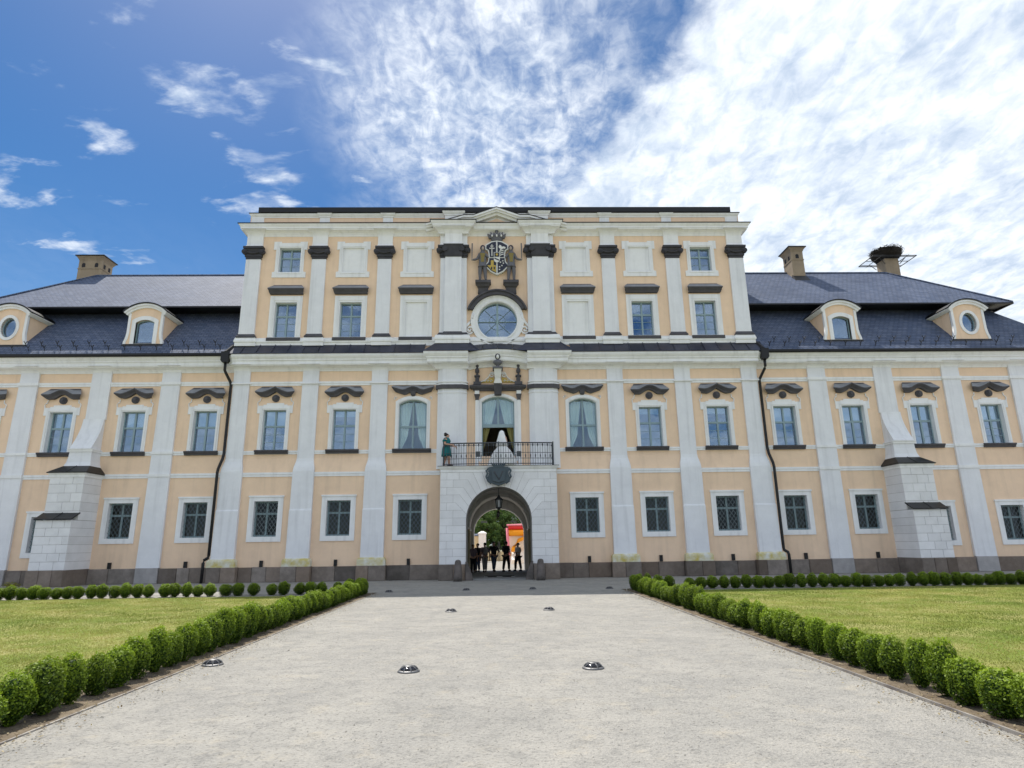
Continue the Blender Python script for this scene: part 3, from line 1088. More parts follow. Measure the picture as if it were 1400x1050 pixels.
# attic
ATT = [(-.2, 19.80), (.03, 19.80), (.03, 19.86), (.07, 19.90), (.12, 19.98), (.12, 20.03), (-.2, 20.04)]
pts2 = [(-13.9, 6), (-13.9, 0)]
for c, h in ((-13.27, 0), (-9.77, .29), (-6.19, .29), (-2.43, .52), (2.43, .52), (6.19, .29), (9.77, .29)):
    if h:
        d = .30 if h > .4 else .06
        pts2 += [(c - h, 0), (c - h, -d), (c + h, -d), (c + h, 0)]
pts2 += [(13.9, 0), (13.9, 6)]
MB().sweep(ATT, pts2).build('attic_cornice', 'white_plaster', palace)
MB().sweep([(-.3, 20.045), (.15, 20.035), (.16, 20.065), (-.3, 20.10)], pts2).build('roof_edge', 'metal_black', palace)
for s in both:
    for c, h, y in ((13.55, .35, -.05), (9.77, .28, -.055), (6.19, .28, -.055), (2.43, .50, -.29)):
        MB().box(s * c - h, s * c + h, y, .1, 19.25, 19.81).build('attic_pilaster', 'white_plaster', palace)
# low hipped roof of the centre
b = MB()
b.box(-13.5, 13.5, -.20, .3, 20.07, 20.37)
b.loft([[(-14.0, .05, 20.06), (14.0, .05, 20.06), (14.0, 12.1, 20.06), (-14.0, 12.1, 20.06)],
        [(-9.5, 5.0, 21.9), (9.5, 5.0, 21.9), (9.5, 7.0, 21.9), (-9.5, 7.0, 21.9)]])
b.build('roof', 'metal_black', palace)

# ---- pediment -----------------------------------------------------------
rake_top = [(-3.95, 19.14), (-3.45, 19.27), (-2.75, 19.36), (-1.85, 19.64), (-1.32, 19.64), (0, 20.14)]
rake_top = rake_top + [(-x, z) for x, z in reversed(rake_top[:-1])]


def rake(th0, th1, y0, y1, m, name):
    up = [(x, z - th0) for x, z in rake_top]
    lo = [(x, z - th1) for x, z in rake_top]
    return MB().plate(up + list(reversed(lo)), (), y0, y1).build(name, m, palace)


rake(-.03, .012, -.64, -.0, 'metal_black', 'pediment_flashing')
rake(.012, .12, -.62, -.001, 'white_plaster', 'pediment_cornice')
rake(.12, .22, -.52, -.002, 'white_plaster', 'pediment_cornice')
rake(.22, .36, -.36, -.003, 'white_plaster', 'pediment_cornice')
tym = [(-2.0, 19.24), (2.0, 19.24)] + [(x, z - .36) for x, z in reversed(rake_top[3:8])]
MB().plate([(-1.9, 19.1), (1.9, 19.1), (1.32, 19.34), (0, 19.83), (-1.32, 19.34)], (), -.12, .02).build('tympanum_wall', 'white_plaster', palace)
MB().plate([(-1.0, 19.27), (1.0, 19.27), (0, 19.66)], (), -.15, -.1).build('tympanum', 'yellow_plaster', palace)


# ---- windows -------------------------------------------------------------
def ring_frame(outer, inner, y0, y1):
    return MB().plate(outer, [inner], y0, y1)


def copy_part(src, parent, loc=None):
    o = src.copy()
    COL.objects.link(o)
    o.parent = parent
    if loc is not None:
        o.location = loc
    return o


def copy_thing(src, parent, loc):
    o = copy_part(src, parent, loc)
    for ch in src.children:
        copy_part(ch, o)
    return o


COVER = {}
mat('skylit_lead_sheet', (0.27, 0.28, 0.31), 0.6, 0.2, 4.0, (0.20, 0.21, 0.235), 1.5)


def hood_mesh(hw_top, hw_f, hw_b, ztop, zf, th, yf=-.30, n=28):
    """moulded stone hood: sloped top, shaped front edge zf(t), fascia"""
    rows = []
    for i in range(n + 1):
        t = -1 + 2 * i / n
        z = zf(t)
        rows.append([(hw_top * t, .05, ztop), (hw_top * t, -.02, ztop), (hw_f * t, yf, z + .03), (hw_f * t, yf, z - .02), (hw_f * .97 * t, yf + .03, z - .04),
                     ((hw_f + hw_b) / 2 * t, yf * .62, z - th * .6), (hw_b * t, yf * .5, z - th), (hw_b * t, .05, z - th)])
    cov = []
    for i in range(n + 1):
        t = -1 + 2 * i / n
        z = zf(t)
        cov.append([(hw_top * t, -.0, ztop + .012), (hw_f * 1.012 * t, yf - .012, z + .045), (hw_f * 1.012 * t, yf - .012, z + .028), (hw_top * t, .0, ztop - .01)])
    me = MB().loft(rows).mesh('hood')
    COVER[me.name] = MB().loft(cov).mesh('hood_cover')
    COVER[me.name].materials.append(MATS['skylit_lead_sheet'])
    return me


def bump(t, w):
    return .5 + .5 * math.cos(math.pi * min(1, abs(t) / w))


H_ARCH = hood_mesh(.78, 1.03, .80, 9.88 - MZ0, lambda t: 9.50 - MZ0 + .24 * bump(t, .62) ** .8, .20)
H_PEAK = hood_mesh(.78, 1.03, .80, 9.88 - MZ0, lambda t: 9.50 - MZ0 + .05 * max(0, abs(t) - .6) / .4 + .30 * max(0, 1 - abs(t) / .72) ** 1.5, .20)
H_WAVE = hood_mesh(1.08, 1.12, .95, 9.90 - MZ0, lambda t: 9.60 - MZ0 + .16 * max(0, abs(t) - .5) / .5 + .17 * bump(t, .5), .22, -.24)
H_FLAT = hood_mesh(.76, .99, .90, 15.68 - U3[0], lambda t: 15.36 - U3[0], .25)


def casement(hw, h, mz, m, bars=(), name='window', fw=.055, head=None):
    """frame with mullion and transom (mesh), window local: x centred, z from 0"""
    b = MB()
    if head:
        out = arched(hw + .02, -.02, head[0], head[1] + .02)
        inn = arched(hw - fw, fw, head[0] - .01, head[1] - fw)
        b.plate(out, [inn], .22, .30)
    else:
        b.plate(rect(-hw - .02, hw + .02, -.02, h + .02), [rect(-hw + fw, hw - fw, fw, h - fw)], .22, .30)
    b.box(-.045, .045, .20, .295, fw, h - fw)
    b.box(-hw + fw, hw - fw, .205, .296, mz - .05, mz + .05)
    me = b.mesh(name)
    me.materials.append(MATS[m])
    return me


def make_window(kind):
    """returns window object tree at origin (to be copied)"""
    if kind in ('mid_arch', 'mid_peak'):
        hw, h, mz = MW, MZ1 - MZ0, 1.28
        w = put('window', casement(hw, h, mz, 'teal_frame'), None, None)
        for sx in both:
            for z0, z1 in ((.055, mz - .05), (mz + .05, h - .055)):
                x0, x1 = sorted((sx * .045, sx * (hw - .055)))
                MB().box(x0, x1, .248, .256, z0, z1).build('pane', 'window_glass', w)
            for zz in (.45, .85):
                x0, x1 = sorted((sx * .045, sx * (hw - .055)))
                MB().box(x0, x1, .235, .25, zz - .011, zz + .011).build('glazing_bar', 'teal_frame', w)
        out = [(-.78, -.03), (.78, -.03), (.78, 1.95), (.92, 1.95), (.92, 2.36), (.62, 2.36), (.62, 2.41), (.45, 2.41), (.45, 2.49), (-.45, 2.49), (-.45, 2.41), (-.62, 2.41), (-.62, 2.36), (-.92, 2.36), (-.92, 1.95), (-.78, 1.95)]
        ring_frame(out, rect(-hw, hw, 0, h), -.05, .24).build('surround', 'white_plaster', w)
        ring_frame(rect(-hw - .10, hw + .10, .0, h + .10), rect(-hw - .06, hw + .06, .01, h + .06), -.075, -.04).build('surround_moulding', 'white_plaster', w)
        for sx in both:
            pts = [(sx * .90, -.03, 2.33), (sx * .93, -.03, 2.52), (sx * .88, -.03, 2.58), (sx * .80, -.03, 2.62), (sx * .81, -.03, 2.70), (sx * .78, -.03, 2.78)]
            MB().tube(pts, .028, 5).build('side_scroll', 'white_plaster', w)
        MB().loft([[(-.85, .2, z), (-.85, y, z), (.85, y, z), (.85, .2, z)] for z, y in ((-.21, -.10), (-.10, -.13), (-.09, -.18), (-.02, -.20), (0, -.19))]).build('sill', 'dark_stone', w)
        hm = H_ARCH if kind == 'mid_arch' else H_PEAK
        put('hood', hm, 'dark_stone', w)
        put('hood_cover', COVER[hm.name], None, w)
        b = MB()
        b.disc_y(0, 2.74, .19, -.09, .02, 20)
        b.disc_y(0, 2.74, .13, -.13, -.05, 16)
        b.disc_y(0, 2.78, .08, -.18, -.05, 12)
        b.build('medallion', 'dark_stone', w)
        return w
    if kind == 'ground':
        hw, h, mz = GW, GZ1 - GZ0, 1.13
        w = put('window', casement(hw, h, mz, 'grey_frame', fw=.075), None, None)
        for sx in both:
            for z0, z1 in ((.07, mz - .05), (mz + .05, h - .07)):
                x0, x1 = sorted((sx * .045, sx * (hw - .07)))
                MB().box(x0, x1, .248, .256, z0, z1).build('pane', 'lattice_glass', w)
        MB().plate(rect(-.85, .85, -.245, h + .26), [rect(-hw, hw, 0, h)], -.05, .24).build('surround', 'white_plaster', w)
        MB().plate(rect(-.88, .88, h + .20, h + .285), (), -.09, .0).build('surround_moulding', 'white_plaster', w)
        b = MB()
        st = .20
        for k in range(-14, 15):
            for sg in both:
                # diagonal x = sg*(z*0.72) + k*st clipped to the opening
                pts = []
                for z in np.linspace(0.0, h, 40):
                    x = sg * (z - h / 2) * .72 + k * st
                    if -hw <= x <= hw:
                        pts.append((x, .14 + .008 * sg, float(z)))
                if len(pts) > 2:
                    b.tube([pts[0], pts[-1]], .0095, 4)
        b.build('lattice_grille', 'lattice_iron', w)
        return w
    if kind == 'mid_round':
        hw, h = .73, 9.13 - MZ0
        hd = (8.90 - MZ0, 9.13 - MZ0)
        w = put('window', casement(hw, h, 1.20, 'teal_frame', head=hd), None, None)
        for sx in both:
            x0, x1 = sorted((sx * .045, sx * (hw - .055)))
            MB().box(x0, x1, .248, .256, .055, 1.15).build('pane', 'curtain_glass', w)
            MB().plate([(x0, 1.25), (x1, 1.25), (x1, h - .09 - (.09 if sx > 0 else 0)), (x0, h - .09 - (.09 if sx < 0 else 0))], (), .248, .256).build('pane', 'curtain_glass', w)
        out = arched(.91, -.03, 9.03 - MZ0, 9.33 - MZ0)
        inn = arched(hw, 0, hd[0], hd[1])
        MB().plate(out, [inn], -.05, .24).build('surround', 'white_plaster', w)
        MB().plate(arched(.80, 0, 8.95 - MZ0, 9.21 - MZ0), [arched(.765, .01, 8.93 - MZ0, 9.17 - MZ0)], -.075, -.04).build('surround_moulding', 'white_plaster', w)
        MB().loft([[(-1.0, .2, z), (-1.0, y, z), (1.0, y, z), (1.0, .2, z)] for z, y in ((-.21, -.10), (-.10, -.13), (-.09, -.18), (-.02, -.20), (0, -.19))]).build('sill', 'dark_stone', w)
        put('hood', H_WAVE, 'dark_stone', w)
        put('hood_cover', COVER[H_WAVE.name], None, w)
        MB().loft([[(-x, .05, z), (-x, y, z), (x, y, z), (x, .05, z)] for z, x, y in ((2.80, .07, -.08), (2.88, .12, -.14), (3.05, .14, -.17))]).build('keystone', 'dark_stone', w)
        for sx in both:
            MB().tube([(sx * .96, -.03, 2.62), (sx * 1.0, -.03, 2.72), (sx * .93, -.03, 2.80), (sx * .87, -.03, 2.74), (sx * .93, -.03, 2.70)], .025, 5).build('side_scroll', 'white_plaster', w)
            # draped net curtain behind the glass: gathered to the side low down
            rows = []
            for i in range(15):
                z = .02 + (h - .12) * i / 14
                t = i / 14
                inner = .30 + (-.24) * max(0, (t - .25) / .75) if t > .25 else .30 + .30 * (.25 - t) / .25
                xa, xb = .70, max(.05, inner)
                rows.append([(sx * (xa + (xb - xa) * k / 10), .35 + .03 * math.sin(k * 2.4), z) for k in range(11)])
            MB().loft(rows, closed=False).build('curtain', 'curtain_white', w)
        return w
    if kind in ('row3', 'row3_blind'):
        hw, h = .59, U3[1] - U3[0]
        if kind == 'row3':
            w = put('window', casement(hw, h, 1.28, 'teal_frame'), None, None)
            for sx in both:
                x0, x1 = sorted((sx * .045, sx * (hw - .055)))
                MB().box(x0, x1, .248, .256, .055, 1.23).build('pane', 'window_glass', w)
                MB().box(x0, x1, .248, .256, 1.33, h - .055).build('pane', 'window_glass', w)
                for zz in (.45, .86):
                    MB().box(x0, x1, .235, .25, zz - .010, zz + .010).build('glazing_bar', 'teal_frame', w)
        else:
            w = put('blind_window', MB().box(-hw - .01, hw + .01, .05, .24, -.01, h + .01).mesh('blind_window'), 'white_plaster', None)
        MB().plate(rect(-.88, .88, -.02, h + .38), [rect(-hw, hw, 0, h)], -.05, .24).build('surround', 'white_plaster', w)
        MB().plate(rect(-.70, .70, 0, h + .14), [rect(-.66, .66, .01, h + .10)], -.075, -.04).build('surround_moulding', 'white_plaster', w)
        MB().box(-.90, .90, -.13, .2, -.20, -.02).build('sill', 'dark_stone', w)
        put('hood', H_FLAT, 'dark_stone', w)
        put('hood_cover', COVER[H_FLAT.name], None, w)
        return w
    if kind in ('row4', 'row4_blind'):
        hw, h = .59, U4[1] - U4[0]
        if kind == 'row4':
            w = put('window', casement(hw, h, .93, 'teal_frame'), None, None)
            for sx in both:
                x0, x1 = sorted((sx * .045, sx * (hw - .055)))
                MB().box(x0, x1, .248, .256, .055, .88).build('pane', 'window_glass', w)
                MB().box(x0, x1, .248, .256, .98, h - .055).build('pane', 'window_glass', w)
                MB().box(x0, x1, .235, .25, .44, .46).build('glazing_bar', 'teal_frame', w)
        else:
            w = put('blind_window', MB().box(-hw - .01, hw + .01, .05, .24, -.01, h + .01).mesh('blind_window'), 'white_plaster', None)
        out = [(-.93, -.32), (.93, -.32), (.93, .0), (.82, .02), (.79, .06), (.79, h - .10), (.93, h - .12), (.93, h + .38), (.52, h + .38), (.52, h + .30), (-.52, h + .30), (-.52, h + .38), (-.93, h + .38), (-.93, h - .12), (-.79, h - .10), (-.79, .06), (-.82, .02), (-.93, .0)]
        MB().plate(out, [rect(-hw, hw, 0, h)], -.05, .24).build('surround', 'white_plaster', w)
        MB().plate(rect(-.70, .70, -.10, h + .10), [rect(-.66, .66, -.06, h + .06)], -.075, -.04).build('surround_moulding', 'white_plaster', w)
        MB().box(-.60, .60, -.03, .10, -.045, .0).build('sill', 'dark_stone', w)
        return w


BLIND_A = MB().box(-.53, .53, .34, .35, 1.30, 2.08).mesh('blind')
BLIND_A.materials.append(MATS['blind_white'])
BLIND_B = MB().box(-.53, .53, .34, .35, 1.79, 2.08).mesh('blind')
BLIND_B.materials.append(MATS['blind_white'])
proto = {k: make_window(k) for k in ('mid_arch', 'mid_peak', 'ground', 'mid_round', 'row3', 'row3_blind', 'row4', 'row4_blind')}
used = set()


def place(kind, loc):
    if kind not in used:
        used.add(kind)
        o = proto[kind]
        o.parent = palace
        o.location = loc
        return o
    return copy_thing(proto[kind], palace, loc)


for s in both:
    for x in WIN_C:
        place('ground', (s * x, YL, GZ0))
    for x in WIN_W:
        place('ground', (s * x, YW, ground_z(x)[0]))
    place('mid_round', (s * WIN_C[0], 0, MZ0))
    place('mid_arch', (s * WIN_C[1], 0, MZ0))
    place('mid_peak', (s * WIN_C[2], 0, MZ0))
    for i, x in enumerate(WIN_W):
        place('mid_arch' if i % 2 == 0 else 'mid_peak', (s * x, YW, MZ0))
    for i, x in enumerate(UW):
        place('row3' if i > 0 else 'row3_blind', (s * x, 0, U3[0]))
        place('row4' if i == 2 else 'row4_blind', (s * x, 0, U4[0]))
for o in list(palace.children):
    if o.name.split('.')[0] == 'window' and abs(o.location.z - MZ0) < .01 and abs(abs(o.location.x) - WIN_C[0]) > .2:
        small = abs(o.location.x) < 9 or (o.location.x > 0 and o.location.x < 13)
        put('blind', BLIND_B if small else BLIND_A, None, o)

# round window
w = put('round_window', MB().plate([(1.10 * math.cos(2 * math.pi * i / 40), RW_Z + 1.10 * math.sin(2 * math.pi * i / 40)) for i in range(40)],
        [[(1.04 * math.cos(2 * math.pi * i / 40), RW_Z + 1.04 * math.sin(2 * math.pi * i / 40)) for i in range(40)]], .20, .30).mesh('round_window'), 'teal_frame', palace)
MB().plate([(1.05 * math.cos(2 * math.pi * i / 40), RW_Z + 1.05 * math.sin(2 * math.pi * i / 40)) for i in range(40)], (), .25, .258).build('pane', 'window_glass', w)
b = MB()
b.box(-.055, .055, .16, .24, RW_Z - 1.05, RW_Z + 1.05)
b.build('mullion', 'teal_frame', w)
MB().box(-1.04, 1.04, .18, .24, RW_Z - .02, RW_Z + .02).build('transom', 'teal_frame', w)
for a in (45, 135):
    ca, sa = math.cos(math.radians(a)), math.sin(math.radians(a))
    MB().tube([(-1.04 * ca, .22, RW_Z - 1.04 * sa), (1.04 * ca, .22, RW_Z + 1.04 * sa)], .014, 4).build('glazing_bar', 'teal_frame', w)
MB().tube([(.46 * math.cos(math.radians(9 * i)), .225, RW_Z + .46 * math.sin(math.radians(9 * i))) for i in range(41)], .012, 4).build('glazing_bar', 'teal_frame', w)
ring = lambda r: [(r * math.cos(2 * math.pi * i / 48), RW_Z + r * math.sin(2 * math.pi * i / 48)) for i in range(48)]
MB().plate(ring(1.44), [ring(1.085)], -.06, .22).build('surround', 'white_plaster', w)
MB().plate(ring(1.46), [ring(1.38)], -.10, .0).build('surround_moulding', 'white_plaster', w)
MB().plate(ring(1.18), [ring(1.12)], -.09, .0).build('surround_moulding', 'white_plaster', w)
for s in both:
    # S scroll at the foot of the round window
    pts = [(s * 1.33, RW_Z + .45), (s * 1.38, RW_Z + .15), (s * 1.52, RW_Z - .12), (s * 1.70, RW_Z - .32)]
    cx, cz = 1.50, RW_Z - .53
    for i in range(26):
        t = i / 25
        a = math.radians(40 - 620 * t)
        rr = .25 * (1 - t) + .03
        pts.append((s * (cx + rr * math.cos(a)), cz + rr * math.sin(a)))
    MB().tube([(x, -.05, z) for x, z in pts], [.075] * 5 + [.055] * (len(pts) - 5), 6).build('volute', 'white_plaster', w, smooth=True)
hood = arc(0, RW_Z, 1.72, 22, 158, 28) + list(reversed(arc(0, RW_Z, 1.47, 24, 156, 28)))
MB().plate(hood, (), -.26, .02).build('hood', 'dark_stone', w)
hood2 = arc(0, RW_Z, 1.75, 21, 159, 28) + list(reversed(arc(0, RW_Z, 1.66, 21, 159, 28)))
MB().plate(hood2, (), -.33, .02).build('hood_moulding', 'dark_stone', w)

# ---- coat of arms with two supporters -------------------------------------
arms = MB().plate([(0, 16.16), (.36, 16.35), (.64, 16.66), (.66, 16.76), (.50, 16.95), (.46, 17.4), (.50, 17.62), (.66, 17.72), (.64, 17.98), (.30, 18.20), (0, 18.25),
                   (-.30, 18.20), (-.64, 17.98), (-.66, 17.72), (-.50, 17.62), (-.46, 17.4), (-.50, 16.95), (-.66, 16.76), (-.64, 16.66), (-.36, 16.35)], (), -.24, .02).build('coat_of_arms', 'arms_white', palace)


def arms_piece(pts, m, y=-.27, name='charge'):
    return MB().plate(pts, (), y, -.2).build(name, m, arms)


inner = [(0, 16.23), (.32, 16.40), (.575, 16.68), (.585, 16.74), (.44, 16.93), (.40, 17.4), (.44, 17.65), (.59, 17.76), (.575, 17.94), (.27, 18.13), (0, 18.18)]
arms_piece([(.04, 17.22), (.39, 17.22), (.40, 17.4), (.44, 17.65), (.59, 17.76), (.575, 17.94), (.27, 18.13), (.04, 18.17)], 'arms_blue', -.26, 'field')
arms_piece([(-.04, 17.22), (-.39, 17.22), (-.40, 17.4), (-.44, 17.65), (-.59, 17.76), (-.575, 17.94), (-.27, 18.13), (-.04, 18.17)][::-1], 'arms_blue', -.26, 'field')
arms_piece([(.04, 17.16), (.42, 17.16), (.44, 16.93), (.585, 16.74), (.575, 16.68), (.32, 16.40), (.04, 16.25)][::-1], 'arms_blue', -.26, 'field')
arms_piece([(-.04, 17.16), (-.42, 17.16), (-.44, 16.93), (-.585, 16.74), (-.575, 16.68), (-.32, 16.40), (-.04, 16.25)], 'arms_blue', -.26, 'field')
# double cross
for r in (rect(-.30, -.25, 17.28, 17.98), rect(-.42, -.13, 17.72, 17.77), rect(-.36, -.19, 17.86, 17.905)):
    arms_piece(r, 'arms_white', -.285)
# rampant beast, simplified silhouette
arms_piece([(.10, 17.86), (.16, 17.96), (.24, 17.93), (.28, 17.84), (.40, 17.86), (.52, 17.80), (.44, 17.76), (.50, 17.70), (.36, 17.74), (.26, 17.66), (.16, 17.60), (.20, 17.72), (.12, 17.78)][::-1], 'arms_white', -.285)
for i, zc in enumerate((17.56, 17.44, 17.32)):
    arms_piece([(.14, zc - .03), (.38, zc + .05), (.38, zc + .10), (.14, zc + .02)], 'arms_white', -.285)
# castle, gold
arms_piece([(-.54, 16.72), (-.06, 16.72), (-.06, 16.30), (-.30, 16.43)][::-1], 'gold', -.28)
arms_piece(rect(-.34, -.18, 16.72, 17.02), 'gold', -.28)
for xx in (-.30, -.15):
    arms_piece(rect(xx - .035, xx + .035, 16.46, 16.62), 'arms_blue', -.29)
# stars
for sx, sz in ((.15, 16.62), (.28, 16.70), (.20, 16.90), (.33, 16.98), (.36, 16.84), (.14, 16.46)):
    arms_piece([(sx + (.055 if k % 2 == 0 else .024) * math.cos(math.radians(90 + 36 * k)), sz + (.055 if k % 2 == 0 else .024) * math.sin(math.radians(90 + 36 * k))) for k in range(10)], 'arms_white', -.285)
# heart shield
arms_piece([(0, 16.86), (.13, 16.94), (.17, 17.06), (.17, 17.50), (-.17, 17.50), (-.17, 17.06), (-.13, 16.94)], 'arms_white', -.30, 'heart_shield')
arms_piece(rect(-.135, .135, 17.22, 17.47), 'arms_blue', -.32)
arms_piece([(.07 * math.cos(i * math.pi / 5), 17.345 + .07 * math.sin(i * math.pi / 5)) for i in range(10)], 'gold', -.335)
arms_piece([(-.13, 17.10), (.13, 16.98), (.13, 17.04), (-.13, 17.16)], 'arms_blue', -.32)
# crown
b = MB()
b.loft([[(r * math.cos(k * math.pi / 8), -.10 + .6 * r * math.sin(k * math.pi / 8), z) for k in range(16)] for r, z in ((.30, 18.26), (.34, 18.36), (.36, 18.44))])
for k in range(-3, 4):
    x = k * .125
    top = (18.80, 18.72, 18.74, 18.64)[abs(k)]
    b.loft([[(x - .07, -.26, 18.40), (x + .07, -.26, 18.40), (x + .07, -.10, 18.40), (x - .07, -.10, 18.40)], [(x * 1.12 - .08, -.30, 18.56), (x * 1.12 + .08, -.30, 18.56), (x * 1.12 + .08, -.10, 18.56), (x * 1.12 - .08, -.10, 18.56)], [(x * 1.35 - .02, -.30, top), (x * 1.35 + .02, -.30, top), (x * 1.35 + .02, -.16, top), (x * 1.35 - .02, -.16, top)]])
b.ellipsoid((0, -.2, 18.84), (.10, .10, .10))
b.build('crown', 'statue_grey', arms)
for k in (-2, 0, 2):
    MB().ellipsoid((k * .13, -.34, 18.50), (.05, .04, .08), 8, 6).build('crown_jewel', 'arms_white', arms)


def skin_obj(name, verts, edges, radii, m, parent=None, loc=(0, 0, 0), root=0, rot=None, sub=1, fat=1.22):
    me = bpy.data.meshes.new(name)
    me.from_pydata(verts, edges, [])
    radii = [tuple(q * fat for q in r) if isinstance(r, tuple) else r * fat for r in radii]
    o = put(name, me, None, parent, loc, rot)
    o.modifiers.new('Skin', 'SKIN')
    for i, r in enumerate(radii):
        sv = me.skin_vertices[0].data[i]
        sv.radius = r if isinstance(r, tuple) else (r, r)
        sv.use_root = (i == root)
    sm = o.modifiers.new('Sub', 'SUBSURF')
    sm.levels = sub
    sm.render_levels = sub
    dg = bpy.context.evaluated_depsgraph_get()
    dg.update()
    ev = o.evaluated_get(dg)
    me2 = bpy.data.meshes.new_from_object(ev)
    o.modifiers.clear()
    o.data = me2
    bpy.data.meshes.remove(me)
    me2.name = name
    if m:
        me2.materials.clear()
        me2.materials.append(MATS[m])
    if len(me2.polygons):
        me2.polygons.foreach_set('use_smooth', [True] * len(me2.polygons))
    return o


for s in both:
    X = lambda v: s * v
    # standing supporter, relief figure beside the shield
    z0 = 15.80
    V = [(X(.80), -.22, z0 + 1.02), (X(.80), -.24, z0 + 1.30), (X(.79), -.24, z0 + 1.60), (X(.79), -.24, z0 + 1.78), (X(.79), -.24, z0 + 1.95), (X(.79), -.24, z0 + 2.10),
         (X(.70), -.22, z0 + .95), (X(.66), -.24, z0 + .52), (X(.63), -.22, z0 + .10), (X(.60), -.30, z0 + .05),
         (X(.90), -.22, z0 + .95), (X(.95), -.24, z0 + .52), (X(.94), -.22, z0 + .10), (X(.98), -.30, z0 + .05),
         (X(.97), -.24, z0 + 1.60), (X(1.08), -.26, z0 + 1.32), (X(1.28), -.32, z0 + 1.22), (X(1.38), -.34, z0 + 1.24),
         (X(.64), -.24, z0 + 1.58), (X(.52), -.30, z0 + 1.42), (X(.46), -.30, z0 + 1.36)]
    E_ = [(0, 1), (1, 2), (2, 3), (3, 4), (4, 5), (0, 6), (6, 7), (7, 8), (8, 9), (0, 10), (10, 11), (11, 12), (12, 13), (2, 14), (14, 15), (15, 16), (16, 17), (2, 18), (18, 19), (19, 20)]
    rad = [.17, .15, .17, .06, .12, .10, .12, .09, .06, .05, .12, .09, .06, .05, .08, .065, .05, .05, .08, .06, .05]
    fig = skin_obj('supporter_figure', V, E_, rad, 'statue_grey', palace)
    MB().loft([[(X(.80) + .18 * k * math.cos(a * math.pi / 6), -.25 + .16 * k * math.sin(a * math.pi / 6), z) for a in range(12)] for k, z in ((.95, z0 + 1.08), (.95, z0 + 1.3), (1.08, z0 + 1.6))]).build('vest', 'statue_yellow', fig)
    MB().loft([[(X(.80) + r * math.cos(a * math.pi / 6), -.23 + .8 * r * math.sin(a * math.pi / 6), z) for a in range(12)] for r, z in ((.27, z0 + .82), (.22, z0 + .96), (.18, z0 + 1.10))]).build('coat_skirt', 'statue_grey', fig)
    MB().ellipsoid((X(.775), -.36, z0 + 1.92), (.075, .05, .11), 10, 8).build('face', 'statue_skin', fig)
    MB().ellipsoid((X(1.38), -.36, z0 + 1.24), (.055, .05, .055), 8, 6).build('hand', 'statue_skin', fig)
    MB().tube([(X(1.385), -.37, z0 + 1.15), (X(1.385), -.37, z0 + 1.5), (X(1.375), -.37, z0 + 2.2)], [.022, .028, .04], 6).build('club', 'statue_grey', fig)
    MB().ellipsoid((X(.79), -.22, z0 + 2.0), (.15, .14, .17), 10, 8).build('helmet', 'arms_blue', fig)
    # corbel under the figure
    b = MB()
    b.loft([[(X(.77) - h, .02, z), (X(.77) - h, y, z), (X(.77) + h, y, z), (X(.77) + h, .02, z)] for z, h, y in ((15.10, .30, -.12), (15.42, .27, -.18), (15.46, .31, -.26), (15.58, .36, -.34), (15.64, .43, -.42), (15.78, .43, -.42), (15.80, .40, -.40))])
    b.build('corbel', 'dark_stone', fig)

